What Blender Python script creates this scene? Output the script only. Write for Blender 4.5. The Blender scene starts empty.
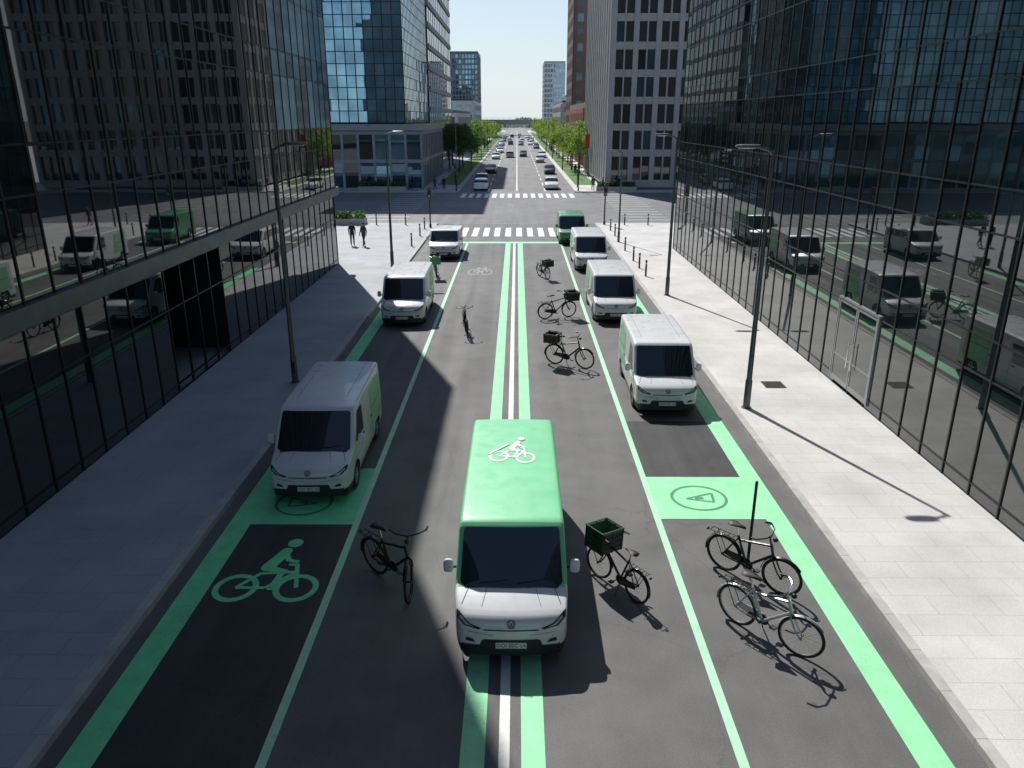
import bpy, bmesh, math, random
from mathutils import Vector, Matrix
from mathutils.bvhtree import BVHTree
random.seed(7)
scene=bpy.context.scene
COL=scene.collection
CAM=Vector((0,0,8.75)); TH=math.radians(19.1)

# ------------------------------------------------------------ materials
def nodes_of(name):
    m=bpy.data.materials.new(name); m.use_nodes=True
    nt=m.node_tree; b=nt.nodes["Principled BSDF"]
    return m,nt,b
def N(nt,t,**k):
    n=nt.nodes.new(t)
    for a,v in k.items(): setattr(n,a,v)
    return n
def noise(nt,vec,scale,detail=4,rough=.55):
    n=N(nt,'ShaderNodeTexNoise'); n.inputs['Scale'].default_value=scale
    n.inputs['Detail'].default_value=detail; n.inputs['Roughness'].default_value=rough
    nt.links.new(vec,n.inputs['Vector']); return n.outputs['Fac']
def mrange(nt,f,a,b,c,d):
    n=N(nt,'ShaderNodeMapRange'); nt.links.new(f,n.inputs[0])
    for i,v in enumerate((a,b,c,d)): n.inputs[i+1].default_value=v
    return n.outputs[0]
def mathn(nt,op,a,b):
    n=N(nt,'ShaderNodeMath',operation=op)
    for i,v in enumerate((a,b)):
        if isinstance(v,(int,float)): n.inputs[i].default_value=v
        else: nt.links.new(v,n.inputs[i])
    return n.outputs[0]
def mixc(nt,f,a,b,blend='MIX'):
    n=N(nt,'ShaderNodeMix',data_type='RGBA',blend_type=blend)
    if isinstance(f,(int,float)): n.inputs[0].default_value=f
    else: nt.links.new(f,n.inputs[0])
    for i,v in ((6,a),(7,b)):
        if isinstance(v,tuple): n.inputs[i].default_value=(v[0],v[1],v[2],1)
        else: nt.links.new(v,n.inputs[i])
    return n.outputs[2]
def coords(nt,scale=(1,1,1),obj=True):
    tc=N(nt,'ShaderNodeTexCoord'); mp=N(nt,'ShaderNodeMapping')
    mp.inputs['Scale'].default_value=scale
    nt.links.new(tc.outputs['Object'],mp.inputs[0]); return mp.outputs[0]
def bump(nt,b,h,strength,dist=.01):
    n=N(nt,'ShaderNodeBump'); n.inputs['Strength'].default_value=strength
    n.inputs['Distance'].default_value=dist
    nt.links.new(h,n.inputs['Height']); nt.links.new(n.outputs[0],b.inputs['Normal'])
def pmat(name,col,rough=.5,metal=0,var=.12,scale=4,bmp=0,bscale=60,coat=0,ior=1.5,rvar=.08):
    m,nt,b=nodes_of(name); v=coords(nt)
    f=noise(nt,v,scale); k=mrange(nt,f,.3,.7,1-var,1+var)
    c=N(nt,'ShaderNodeVectorMath',operation='SCALE'); c.inputs[0].default_value=col
    nt.links.new(k,c.inputs['Scale']); nt.links.new(c.outputs[0],b.inputs['Base Color'])
    nt.links.new(mrange(nt,noise(nt,v,scale*2.3),.3,.7,max(0,rough-rvar),min(1,rough+rvar)),b.inputs['Roughness'])
    b.inputs['Metallic'].default_value=metal; b.inputs['IOR'].default_value=ior
    b.inputs['Coat Weight'].default_value=coat
    if bmp: bump(nt,b,noise(nt,v,bscale),bmp)
    return m
def asphalt(name,base,worn=1.0):
    m,nt,b=nodes_of(name); v=coords(nt); vt=coords(nt,(1.1,.035,1))
    fine=noise(nt,v,90,2,.7); fine2=noise(nt,v,28,3,.8); med=noise(nt,v,.9,5); big=noise(nt,v,.16,3); tr=noise(nt,vt,1.6,3)
    k=mathn(nt,'MULTIPLY',mrange(nt,fine,.3,.7,.55,1.45),mrange(nt,med,.3,.7,.84,1.14))
    k=mathn(nt,'MULTIPLY',k,mrange(nt,fine2,.3,.7,.85,1.15))
    k=mathn(nt,'MULTIPLY',k,mrange(nt,big,.3,.7,.85,1.15))
    k=mathn(nt,'MULTIPLY',k,mrange(nt,tr,.3,.7,1-.18*worn,1+.16*worn))
    vo=N(nt,'ShaderNodeTexVoronoi',feature='DISTANCE_TO_EDGE'); vo.inputs['Scale'].default_value=.23
    wv=N(nt,'ShaderNodeVectorMath',operation='ADD'); nz=N(nt,'ShaderNodeTexNoise'); nz.inputs['Scale'].default_value=.9
    nz.inputs['Detail'].default_value=6
    nt.links.new(v,nz.inputs['Vector']); nt.links.new(v,wv.inputs[0]); nt.links.new(nz.outputs['Color'],wv.inputs[1])
    nt.links.new(wv.outputs[0],vo.inputs['Vector'])
    ck=mrange(nt,vo.outputs['Distance'],0,.0045,.80,1)
    k=mathn(nt,'MULTIPLY',k,ck)
    c=N(nt,'ShaderNodeVectorMath',operation='SCALE'); c.inputs[0].default_value=base
    nt.links.new(k,c.inputs['Scale']); nt.links.new(c.outputs[0],b.inputs['Base Color'])
    nt.links.new(mrange(nt,tr,.3,.7,.62,.9),b.inputs['Roughness'])
    bump(nt,b,fine,.55,.006); return m
def paving(name,base,bw=.9,rh=.45,rot=0,var=.14):
    m,nt,b=nodes_of(name)
    tc=N(nt,'ShaderNodeTexCoord'); mp=N(nt,'ShaderNodeMapping'); mp.inputs['Rotation'].default_value=(0,0,rot)
    nt.links.new(tc.outputs['Object'],mp.inputs[0]); v=mp.outputs[0]
    br=N(nt,'ShaderNodeTexBrick'); nt.links.new(v,br.inputs['Vector']); br.offset=.5
    br.inputs['Scale'].default_value=1; br.inputs['Brick Width'].default_value=bw; br.inputs['Row Height'].default_value=rh
    br.inputs['Mortar Size'].default_value=.007; br.inputs['Mortar Smooth'].default_value=.3
    a=tuple(x*(1-var) for x in base); c=tuple(x*(1+var) for x in base)
    br.inputs['Color1'].default_value=(*a,1); br.inputs['Color2'].default_value=(*c,1)
    br.inputs['Mortar'].default_value=(base[0]*.7,base[1]*.7,base[2]*.7,1)
    st=mrange(nt,noise(nt,v,.5,6),.3,.7,.82,1.10); fn=mrange(nt,noise(nt,v,45,3),.3,.7,.9,1.1)
    k=mathn(nt,'MULTIPLY',st,fn)
    s=N(nt,'ShaderNodeVectorMath',operation='SCALE'); nt.links.new(br.outputs['Color'],s.inputs[0]); nt.links.new(k,s.inputs['Scale'])
    nt.links.new(s.outputs[0],b.inputs['Base Color']); b.inputs['Roughness'].default_value=.75
    bump(nt,b,br.outputs['Fac'],-.3,.004); return m
def paint(name,col,under=(.07,.07,.07),wear=.5):
    m,nt,b=nodes_of(name); v=coords(nt)
    f=noise(nt,v,14,6,.7); big=noise(nt,v,.7,4)
    w=mathn(nt,'ADD',mrange(nt,f,.35,.75,0,1),mrange(nt,big,.35,.7,-.25,.15))
    w=mrange(nt,w,.58,.95,0,wear)
    t=mrange(nt,noise(nt,v,2.2,4),.3,.7,.86,1.08)
    s=N(nt,'ShaderNodeVectorMath',operation='SCALE'); s.inputs[0].default_value=col; nt.links.new(t,s.inputs['Scale'])
    nt.links.new(mixc(nt,w,s.outputs[0],under),b.inputs['Base Color'])
    b.inputs['Roughness'].default_value=.65; bump(nt,b,noise(nt,v,90,2),.4,.004); return m
def glassm(name,col,ior=1.7,rough=.015,wav=.008,metal=0):
    m,nt,b=nodes_of(name); v=coords(nt)
    k=mrange(nt,noise(nt,v,.35,3),.3,.7,.7,1.35)
    s=N(nt,'ShaderNodeVectorMath',operation='SCALE'); s.inputs[0].default_value=col; nt.links.new(k,s.inputs['Scale'])
    nt.links.new(s.outputs[0],b.inputs['Base Color']); b.inputs['Metallic'].default_value=metal
    b.inputs['Roughness'].default_value=rough; b.inputs['IOR'].default_value=ior
    bump(nt,b,noise(nt,v,.8,1),wav,.05); return m
def leafm(name,col):
    m,nt,b=nodes_of(name); v=coords(nt)
    f=noise(nt,v,1.1,3); g=noise(nt,v,9,2)
    k=mathn(nt,'MULTIPLY',mrange(nt,f,.35,.65,.5,1.5),mrange(nt,g,.3,.7,.75,1.25))
    s=N(nt,'ShaderNodeVectorMath',operation='SCALE'); s.inputs[0].default_value=col; nt.links.new(k,s.inputs['Scale'])
    nt.links.new(s.outputs[0],b.inputs['Base Color']); b.inputs['Roughness'].default_value=.6
    tr=N(nt,'ShaderNodeBsdfTranslucent'); nt.links.new(s.outputs[0],tr.inputs['Color'])
    mx=N(nt,'ShaderNodeMixShader'); mx.inputs[0].default_value=.45
    out=nt.nodes['Material Output']; nt.links.new(b.outputs[0],mx.inputs[1]); nt.links.new(tr.outputs[0],mx.inputs[2])
    nt.links.new(mx.outputs[0],out.inputs['Surface']); return m

M={}
M['asphalt']=asphalt('asphalt',(.138,.138,.138))
M['asphalt_dark']=asphalt('asphalt_dark',(.050,.052,.055),.5)
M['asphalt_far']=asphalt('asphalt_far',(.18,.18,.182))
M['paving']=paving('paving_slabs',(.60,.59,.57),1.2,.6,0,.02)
M['paving_l']=paving('paving_slabs_shaded',(.40,.42,.44),1.2,.6,0,.03)  # same slabs, darker and cooler: building shade put into the colour
M['kerb']=pmat('kerb_stone',(.46,.455,.44),.8,var=.15,scale=3,bmp=.3)
M['green']=paint('green_road_paint',(.20,.80,.38),wear=.35)
M['pale']=paint('pale_green_road_paint',(.33,.84,.46),wear=.4)
M['white']=paint('white_road_paint',(.78,.80,.78),wear=.55)
M['faint']=paint('worn_white_road_paint',(.30,.31,.30),wear=.9)
M['palewhite']=paint('mint_white_road_paint',(.46,.82,.56),wear=.5)
M['darkgreen']=paint('dark_green_road_paint',(.07,.30,.14),(.2,.6,.3),wear=.4)
M['body']=pmat('white_car_paint',(.76,.78,.79),.32,var=.05,scale=1.5,coat=.5)
M['bodygreen']=pmat('green_car_paint',(.22,.68,.35),.40,var=.06,scale=1.5,coat=.2)
M['bodydkgreen']=pmat('deep_green_car_paint',(.08,.32,.14),.36,var=.05,scale=1.5,coat=.4)
M['graphic']=pmat('green_vinyl',(.30,.66,.38),.4,var=.06,coat=.2)
M['silver']=pmat('silver_car_paint',(.40,.42,.44),.3,.4,var=.05,coat=.5)
M['grey_car']=pmat('grey_car_paint',(.10,.11,.12),.3,.3,var=.05,coat=.5)
M['black_car']=pmat('black_car_paint',(.02,.021,.023),.25,var=.05,coat=.5)
M['red_car']=pmat('red_car_paint',(.32,.03,.025),.3,var=.05,coat=.5)
M['carglass']=glassm('dark_car_glass',(.012,.015,.018),1.8,.02,.0)
M['plastic']=pmat('black_plastic',(.02,.02,.022),.5,var=.1)
M['rubber']=pmat('tyre_rubber',(.02,.02,.02),.8,var=.2,scale=8)
M['alloy']=pmat('wheel_alloy',(.45,.46,.48),.35,.8)
M['chrome']=pmat('chrome',(.75,.76,.78),.15,1,rvar=.04)
M['lamp_glass']=pmat('headlight_lens',(.50,.53,.57),.12,.1,coat=1,rvar=.03)
M['plate']=pmat('plate_white',(.78,.79,.77),.4,var=.04)
M['ink']=pmat('black_lettering',(.01,.01,.01),.5)
M['steel']=pmat('galvanised_steel',(.14,.15,.16),.45,.6,var=.15,scale=3)
M['doorsteel']=pmat('brushed_door_steel',(.32,.34,.35),.4,.5,var=.1,scale=3)
M['darksteel']=pmat('dark_steel',(.035,.038,.042),.45,.5)
M['bikeblack']=pmat('black_bike_enamel',(.012,.012,.014),.35,.1,coat=.4)
M['bikesilver']=pmat('silver_bike_enamel',(.48,.50,.52),.3,.5,coat=.3)
M['bikegreen']=pmat('green_bike_enamel',(.08,.40,.14),.35,coat=.4)
M['leather']=pmat('saddle_leather',(.03,.022,.018),.55,bmp=.2)
M['crate']=pmat('dark_green_crate_plastic',(.010,.030,.016),.5)
M['crategreen']=pmat('green_crate_lining',(.06,.22,.09),.6)
M['crateblack']=pmat('black_crate_plastic',(.015,.016,.016),.55)
M['frame']=pmat('facade_frame_metal',(.030,.034,.038),.38,.5,var=.12,scale=1)
M['frame_l']=pmat('facade_frame_light',(.12,.135,.15),.4,.5,var=.12,scale=1)
M['fascia']=pmat('fascia_metal',(.14,.15,.16),.4,.5,var=.1,scale=1)
M['podium']=pmat('podium_cladding',(.30,.33,.35),.5,.1,var=.1,scale=1)
M['core']=pmat('dark_interior_wall',(.03,.033,.036),.7)
M['gl0']=glassm('curtain_glass_dark',(.004,.008,.010),1.75)
M['gl1']=glassm('curtain_glass_teal',(.008,.018,.021),1.78)
M['gl2']=glassm('curtain_glass_interior',(.020,.032,.036),1.7)
M['gm0']=glassm('street_glass_dark',(.006,.011,.013),2.15)
M['gm1']=glassm('street_glass_teal',(.012,.022,.025),2.2)
M['glb0']=glassm('blue_glass_a',(.15,.31,.43),2.3,.02,.015,.85)
M['glb1']=glassm('blue_glass_b',(.21,.38,.50),2.4,.02,.015,.85)
M['glb2']=glassm('blue_glass_c',(.07,.14,.20),2.2,.02,.015,.8)
M['glc0']=glassm('corner_painted_reflection_a',(.12,.30,.42),1.9,.05,.02,0)  # corner panes: bright blue sky reflection put into the diffuse colour
M['glc1']=glassm('corner_painted_reflection_b',(.20,.42,.54),1.9,.05,.02,0)
M['glc2']=glassm('corner_painted_reflection_c',(.05,.13,.19),1.9,.05,.02,0)
M['winglass']=glassm('office_window_glass',(.02,.032,.038),1.9,.03,.02)
M['concrete']=pmat('pale_concrete',(.38,.385,.385),.8,var=.1,scale=.6,bmp=.2,bscale=8)
M['concrete_d']=pmat('grey_concrete',(.30,.305,.31),.8,var=.1,scale=.6)
M['whiteband']=pmat('white_band_cladding',(.50,.53,.56),.6,var=.06,scale=.5)
M['brown']=pmat('brown_cladding',(.20,.14,.115),.7,var=.1,scale=.6)
M['brick']=pmat('red_brick_wall',(.28,.12,.08),.85,var=.2,scale=1.5)
M['roofing']=pmat('flat_roofing',(.15,.15,.155),.85)
M['bark']=pmat('tree_bark',(.09,.065,.045),.9,var=.3,scale=6,bmp=.6,bscale=20)
M['leaf_lime']=leafm('lime_leaves',(.24,.36,.06))
M['leaf']=leafm('green_leaves',(.075,.16,.035))
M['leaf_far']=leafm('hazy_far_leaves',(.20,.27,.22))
M['grass']=pmat('grass_verge',(.09,.19,.04),.9,var=.35,scale=2,bmp=.6,bscale=30)
M['ground']=pmat('far_ground',(.17,.19,.16),.9,var=.25,scale=.02)
M['skin']=pmat('skin',(.42,.24,.17),.55)
M['hair']=pmat('dark_hair',(.02,.014,.01),.6)
M['coat_black']=pmat('black_coat',(.015,.015,.018),.8)
M['coat_grey']=pmat('grey_coat',(.04,.04,.045),.8)
M['coat_blue']=pmat('blue_jacket',(.04,.07,.15),.8)
M['trousers']=pmat('dark_trousers',(.015,.016,.022),.85)
M['shoe']=pmat('shoe_leather',(.02,.015,.012),.5)
M['redsign']=pmat('red_banner_cloth',(.4,.03,.03),.7)
M['iron']=pmat('cast_iron_grate',(.05,.048,.045),.6,.5,bmp=.5)

# ------------------------------------------------------------ mesh builder
class B:
    def __init__(s): s.v=[];s.f=[];s.m=[]
    def add(s,vs,fs,m=0):
        o=len(s.v); s.v+= [tuple(p) for p in vs]; s.f+=[tuple(i+o for i in f) for f in fs]; s.m+=[m]*len(fs)
    def box(s,x0,x1,y0,y1,z0,z1,m=0):
        s.add([(x0,y0,z0),(x1,y0,z0),(x1,y1,z0),(x0,y1,z0),(x0,y0,z1),(x1,y0,z1),(x1,y1,z1),(x0,y1,z1)],
              [(3,2,1,0),(4,5,6,7),(0,1,5,4),(1,2,6,5),(2,3,7,6),(3,0,4,7)],m)
    def obox(s,c,ax,ay,az,m=0):
        c=Vector(c);ax=Vector(ax);ay=Vector(ay);az=Vector(az); vs=[]
        for z in(-1,1):
            for (x,y) in((-1,-1),(1,-1),(1,1),(-1,1)): vs.append(c+ax*x+ay*y+az*z)
        s.add(vs,[(3,2,1,0),(4,5,6,7),(0,1,5,4),(1,2,6,5),(2,3,7,6),(3,0,4,7)],m)
    def path(s,pts,rs,n=8,m=0,closed=False):
        pts=[Vector(p) for p in pts]
        if not isinstance(rs,(list,tuple)): rs=[rs]*len(pts)
        k=len(pts); rings=[]; prev=None
        for i,p in enumerate(pts):
            if closed: t=pts[(i+1)%k]-pts[i-1]
            else: t=(pts[min(i+1,k-1)]-pts[max(i-1,0)])
            t.normalize()
            if prev is None:
                a=Vector((0,0,1)) if abs(t.z)<.9 else Vector((1,0,0))
            else: a=prev
            u=(a-t*a.dot(t)).normalized(); w=t.cross(u); prev=u
            rings.append([p+(u*math.cos(2*math.pi*j/n)+w*math.sin(2*math.pi*j/n))*rs[i] for j in range(n)])
        vs=[q for r in rings for q in r]; fs=[]
        for i in range(k if closed else k-1):
            a=i*n; b=((i+1)%k)*n
            for j in range(n): fs.append((a+j,a+(j+1)%n,b+(j+1)%n,b+j))
        if not closed:
            fs.append(tuple(range(n-1,-1,-1))); fs.append(tuple((k-1)*n+j for j in range(n)))
        s.add(vs,fs,m)
    def circle_path(s,c,R,r,axis='y',n=28,k=6,m=0,a0=0,a1=None):
        pts=[]
        full=a1 is None
        cnt=n if full else n+1
        for i in range(cnt):
            a=(2*math.pi*i/n) if full else a0+(a1-a0)*i/n
            x,y=math.cos(a)*R,math.sin(a)*R
            p={'y':(x,0,y),'x':(0,x,y),'z':(x,y,0)}[axis]
            pts.append((c[0]+p[0],c[1]+p[1],c[2]+p[2]))
        s.path(pts,r,k,m,closed=full)
    def lathe(s,c,prof,n=24,m=0,axis='x'):
        vs=[];fs=[]
        for (h,r) in prof:
            for j in range(n):
                a=2*math.pi*j/n; x,y=math.cos(a)*r,math.sin(a)*r
                p={'x':(h,x,y),'y':(x,h,y),'z':(x,y,h)}[axis]
                vs.append((c[0]+p[0],c[1]+p[1],c[2]+p[2]))
        for i in range(len(prof)-1):
            for j in range(n): fs.append((i*n+j,i*n+(j+1)%n,(i+1)*n+(j+1)%n,(i+1)*n+j))
        fs.append(tuple(range(n))); fs.append(tuple((len(prof)-1)*n+j for j in range(n-1,-1,-1)))
        s.add(vs,fs,m)
    def blob(s,c,r,pw=1.0,nu=14,nv=9,m=0):
        vs=[];fs=[]
        sg=lambda x:math.copysign(abs(x)**pw,x)
        for i in range(nv+1):
            ph=-math.pi/2+math.pi*i/nv
            for j in range(nu):
                th=2*math.pi*j/nu
                vs.append((c[0]+r[0]*sg(math.cos(ph))*sg(math.cos(th)),c[1]+r[1]*sg(math.cos(ph))*sg(math.sin(th)),c[2]+r[2]*sg(math.sin(ph))))
        for i in range(nv):
            for j in range(nu): fs.append((i*nu+j,i*nu+(j+1)%nu,(i+1)*nu+(j+1)%nu,(i+1)*nu+j))
        s.add(vs,fs,m)
    def emit(s,name,mats,parent=None,smooth=False,loc=None,angle=35,label=None):
        me=bpy.data.meshes.new(name); me.from_pydata(s.v,[],s.f)
        if not isinstance(mats,(list,tuple)): mats=[mats]
        for x in mats: me.materials.append(x)
        me.polygons.foreach_set('material_index',s.m)
        if smooth:
            me.polygons.foreach_set('use_smooth',[True]*len(me.polygons))
            try: me.set_sharp_from_angle(angle=math.radians(angle))
            except Exception: pass
        me.update()
        o=bpy.data.objects.new(name,me); COL.objects.link(o)
        if parent: o.parent=parent
        if loc: o.location=loc
        if label: o['label']=label
        return o
def empty(name,loc,label,cat,group=None,rot=0):
    o=bpy.data.objects.new(name,None); COL.objects.link(o); o.location=loc; o.rotation_euler=(0,0,rot)
    o.empty_display_size=.3; o['label']=label; o['category']=cat
    if group:o['group']=group
    return o
def top(o,label,cat,group=None,kind=None):
    o['label']=label;o['category']=cat
    if group:o['group']=group
    if kind:o['kind']=kind
    return o
def copy_thing(root,loc,rot,label=None,scale=None,group=None,rx=0):
    def rec(o,par):
        c=o.copy(); COL.objects.link(c)
        if par is not None:
            c.parent=par; c.matrix_parent_inverse=o.matrix_parent_inverse.copy()
        for ch in list(o.children): rec(ch,c)
        return c
    c=rec(root,None); c.location=loc; c.rotation_euler=(rx,0,rot)
    if scale: c.scale=scale
    if label:c['label']=label
    if group:c['group']=group
    return c
def interp(tab,x):
    if x<=tab[0][0]: return tab[0][1]
    for (a,b),(c,d) in zip(tab,tab[1:]):
        if x<=c: return b+(d-b)*(x-a)/(c-a)
    return tab[-1][1]

# ------------------------------------------------------------ icons
def quadstrip(p,q,w,k=6,w2=None):
    p=Vector(p);q=Vector(q);d=(q-p);n=Vector((-d.y,d.x)).normalized()/2
    vs=[];fs=[]
    for i in range(k+1):
        c=p+d*i/k; ww=w+((w2 or w)-w)*i/k; vs+= [c-n*ww,c+n*ww]
    for i in range(k): fs.append((2*i,2*i+2,2*i+3,2*i+1))
    return vs,fs
def ring2(c,r,w,n=36):
    vs=[];fs=[]
    for i in range(n):
        a=2*math.pi*i/n
        vs+=[Vector((c[0]+math.cos(a)*(r-w/2),c[1]+math.sin(a)*(r-w/2))),Vector((c[0]+math.cos(a)*(r+w/2),c[1]+math.sin(a)*(r+w/2)))]
    for i in range(n):
        j=(i+1)%n; fs.append((2*i,2*i+1,2*j+1,2*j))
    return vs,fs
def disc2(c,r,n=20):
    vs=[Vector((c[0]+math.cos(2*math.pi*i/n)*r,c[1]+math.sin(2*math.pi*i/n)*r)) for i in range(n)]
    return vs,[tuple(range(n))]
def rider_icon():
    S=[]
    S.append(ring2((-.64,0),.41,.13)); S.append(ring2((.64,0),.41,.13))
    for p,q,w in [((-.64,0),(-.26,.52),.095),((-.26,.50),(.46,.56),.095),((-.64,0),(-.02,.0),.095),((-.02,.0),(.48,.54),.095),
                  ((.64,0),(.44,.80),.095),((.24,.84),(.48,.82),.09)]:
        S.append(quadstrip(p,q,w))
    S.append(quadstrip((-.18,.74),(.04,1.34),.31,6,.27)); S.append(quadstrip((.04,1.30),(.20,.98),.13)); S.append(quadstrip((.18,1.0),(.44,.92),.11))
    S.append(quadstrip((-.20,.70),(.22,.56),.21,6,.17)); S.append(quadstrip((.20,.60),(.10,.02),.15,6,.12)); S.append(quadstrip((.04,-.04),(.27,-.04),.10))
    for c,r in (((.04,1.34),.135),((-.18,.72),.155),((.22,.56),.085),((.19,.99),.06)): S.append(disc2(c,r))
    S.append(disc2((.15,1.67),.175)); return S
def bike_icon():
    S=[ring2((-.55,0),.4,.10),ring2((.55,0),.4,.10)]
    for p,q,w in [((-.55,0),(-.2,.6),.09),((-.2,.52),(.42,.6),.09),((-.55,0),(0,0),.09),((0,0),(.42,.56),.09),((.55,0),(.38,.78),.09),((.2,.8),(.5,.78),.09),((-.35,.64),(-.08,.64),.10),((-.2,.5),(0,0),.09)]:
        S.append(quadstrip(p,q,w))
    return S
def icon_obj(name,shapes,mapper,mat,parent,label=None):
    b=B()
    for i,(vs,fs) in enumerate(shapes): b.add([mapper(v.x,v.y,i) for v in vs],fs)
    o=b.emit(name,mat,parent,label=label)
    return o
def text_mesh(txt,size,name='lettering'):
    cu=bpy.data.curves.new(name,'FONT'); cu.body=txt; cu.size=size; cu.align_x='CENTER'; cu.align_y='CENTER'; cu.extrude=.001
    ob=bpy.data.objects.new(name,cu); COL.objects.link(ob)
    dg=bpy.context.evaluated_depsgraph_get(); me=bpy.data.meshes.new_from_object(ob.evaluated_get(dg)); 
    bpy.data.objects.remove(ob); bpy.data.curves.remove(cu)
    me.name=name; o=bpy.data.objects.new(name,me); COL.objects.link(o); return o

# ------------------------------------------------------------ vehicle bodies
def loft(T,Wd,zb0,L,wheels,R,wr,tumble,belt,bulge,step=.12,crown=.035,rr=(.06,.09)):
    ys=set([round(a,3) for a,_ in T]+[round(a,3) for a,_ in Wd])
    k=0
    while k*step<L: ys.add(round(k*step,3)); k+=1
    for wy in wheels:
        for i in range(-9,10): ys.add(round(wy+R*math.sin(i*math.pi/18),3))
        ys.add(round(wy-R-.004,3)); ys.add(round(wy+R+.004,3))
    ys=[y for y in sorted(ys) if 0<=y<=L]
    rows=[]
    for y in ys:
        t=interp(T,y); w=interp(Wd,y); zb=zb0+(.05*(1-min(1,y/.12))**2)
        for wy in wheels:
            d=abs(y-wy)
            if d<R: zb=max(zb,wr+math.sqrt(R*R-d*d)*1.0)
        r=rr[0]+rr[1]*max(0,min(1,(t-belt-.1)/.7))
        zt=max(zb+.02,t-r); half=[]
        fx=lambda z:w-tumble*max(0,z-belt)**1.15-.05*max(0,(.5-z)/.3)**2
        for i in range(13):
            z=zb+(zt-zb)*i/12; half.append((fx(z),z))
        xs=fx(zt)
        for i in range(1,6):
            a=math.pi/2*i/5; half.append((xs-r+r*math.cos(a),zt+(t-zt)*math.sin(a)))
        for i in range(1,8):
            x=(xs-r)*(1-i/7); half.append((x,t+crown*(1-(x/(xs-r))**2)))
        rows.append((y,half))
    def dfm(x,y,z):
        s=max(0,1-y/1.8); s=s*s*(3-2*s)
        return (x,y-bulge*(1-(x/1.0)**2)*s,z)
    b=B(); n=len(rows[0][1])*2-1
    vs=[]
    for y,h in rows:
        full=h+[(-x,z) for x,z in reversed(h[:-1])]
        vs+=[dfm(x,y,z) for x,z in full]
    fs=[]
    for i in range(len(rows)-1):
        for j in range(n-1): fs.append((i*n+j,(i+1)*n+j,(i+1)*n+j+1,i*n+j+1))
    b.add(vs,fs)
    for idx,flip in ((0,False),(-1,True)):
        y,h=rows[idx]; vs=[];fs=[]; q=10
        for x,z in h:
            for j in range(q+1): vs.append(dfm(x*(1-2*j/q),y,z))
        for i in range(len(h)-1):
            for j in range(q):
                f=(i*(q+1)+j,(i+1)*(q+1)+j,(i+1)*(q+1)+j+1,i*(q+1)+j+1)
                fs.append(f if not flip else f[::-1])
        b.add(vs,fs)
    bm=bmesh.new(); bv=[bm.verts.new(v) for v in b.v]
    for f in b.f:
        try: bm.faces.new([bv[i] for i in f])
        except Exception: pass
    bmesh.ops.remove_doubles(bm,verts=bm.verts,dist=.0008)
    bmesh.ops.recalc_face_normals(bm,faces=bm.faces)
    bm.verts.ensure_lookup_table()
    out=B(); bm.verts.index_update()
    out.v=[tuple(v.co) for v in bm.verts]; out.f=[tuple(v.index for v in f.verts) for f in bm.faces]; out.m=[0]*len(out.f)
    bm.free()
    return out
def bvh_of(b): return BVHTree.FromPolygons([Vector(v) for v in b.v],b.f)
def ray(bvh,axis,a,c):
    if axis=='front': o,d=Vector((a,-3,c)),Vector((0,1,0))
    elif axis=='rear': o,d=Vector((a,12,c)),Vector((0,-1,0))
    elif axis=='px': o,d=Vector((3,a,c)),Vector((-1,0,0))
    elif axis=='nx': o,d=Vector((-3,a,c)),Vector((1,0,0))
    else: o,d=Vector((a,c,6)),Vector((0,0,-1))
    p,n,_,_=bvh.ray_cast(o,d)
    if p is None: return None
    if n.dot(d)>0: n=-n
    return p,n
def rounded(poly,rad=.04,k=4):
    out=[];n=len(poly)
    for i in range(n):
        p0=Vector(poly[i-1]);p=Vector(poly[i]);p1=Vector(poly[(i+1)%n])
        a=(p0-p);c=(p1-p);r=min(rad,a.length*.45,c.length*.45); A=p+a.normalized()*r; C=p+c.normalized()*r
        for j in range(k+1):
            t=j/k; out.append((1-t)**2*A+2*t*(1-t)*p+t*t*C)
    return out
def patch(bvh,axis,poly,off,name,mat,parent,rad=.03,rings=7,seg=.12,smooth=True,label=None):
    pl=rounded(poly,rad) if rad else [Vector(p) for p in poly]
    den=[]
    for i in range(len(pl)):
        a=pl[i];c=pl[(i+1)%len(pl)];k=max(1,int((c-a).length/seg))
        for j in range(k): den.append(a+(c-a)*j/k)
    cen=sum(den,Vector((0,0)))/len(den)
    vs=[];last=None;n=len(den)
    def pr(q):
        nonlocal last
        h=ray(bvh,axis,q.x,q.y)
        if h is None: return last if last is not None else Vector((0,0,0))
        last=h[0]+h[1]*off; return last
    c0=pr(cen); rr=[]
    for k in range(1,rings+1):
        rr.append([pr(cen+(p-cen)*k/rings).copy() for p in den])
    vs=[c0]+[p for r in rr for p in r]; fs=[]
    for j in range(n): fs.append((0,1+j,1+(j+1)%n))
    for k in range(rings-1):
        for j in range(n): fs.append((1+k*n+j,1+(k+1)*n+j,1+(k+1)*n+(j+1)%n,1+k*n+(j+1)%n))
    b=B();b.add(vs,fs); return b.emit(name,mat,parent,smooth=smooth,label=label,angle=60)
def strips(bvh,items,off,name,mat,parent):
    b=B()
    for axis,p,q,w in items:
        vs,fs=quadstrip(p,q,w,max(2,int((Vector(p)-Vector(q)).length/.08)))
        out=[];ok=True
        for v in vs:
            h=ray(bvh,axis,v.x,v.y)
            if h is None: ok=False;break
            out.append(h[0]+h[1]*off)
        if ok: b.add(out,fs)
    return b.emit(name,mat,parent)
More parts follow.
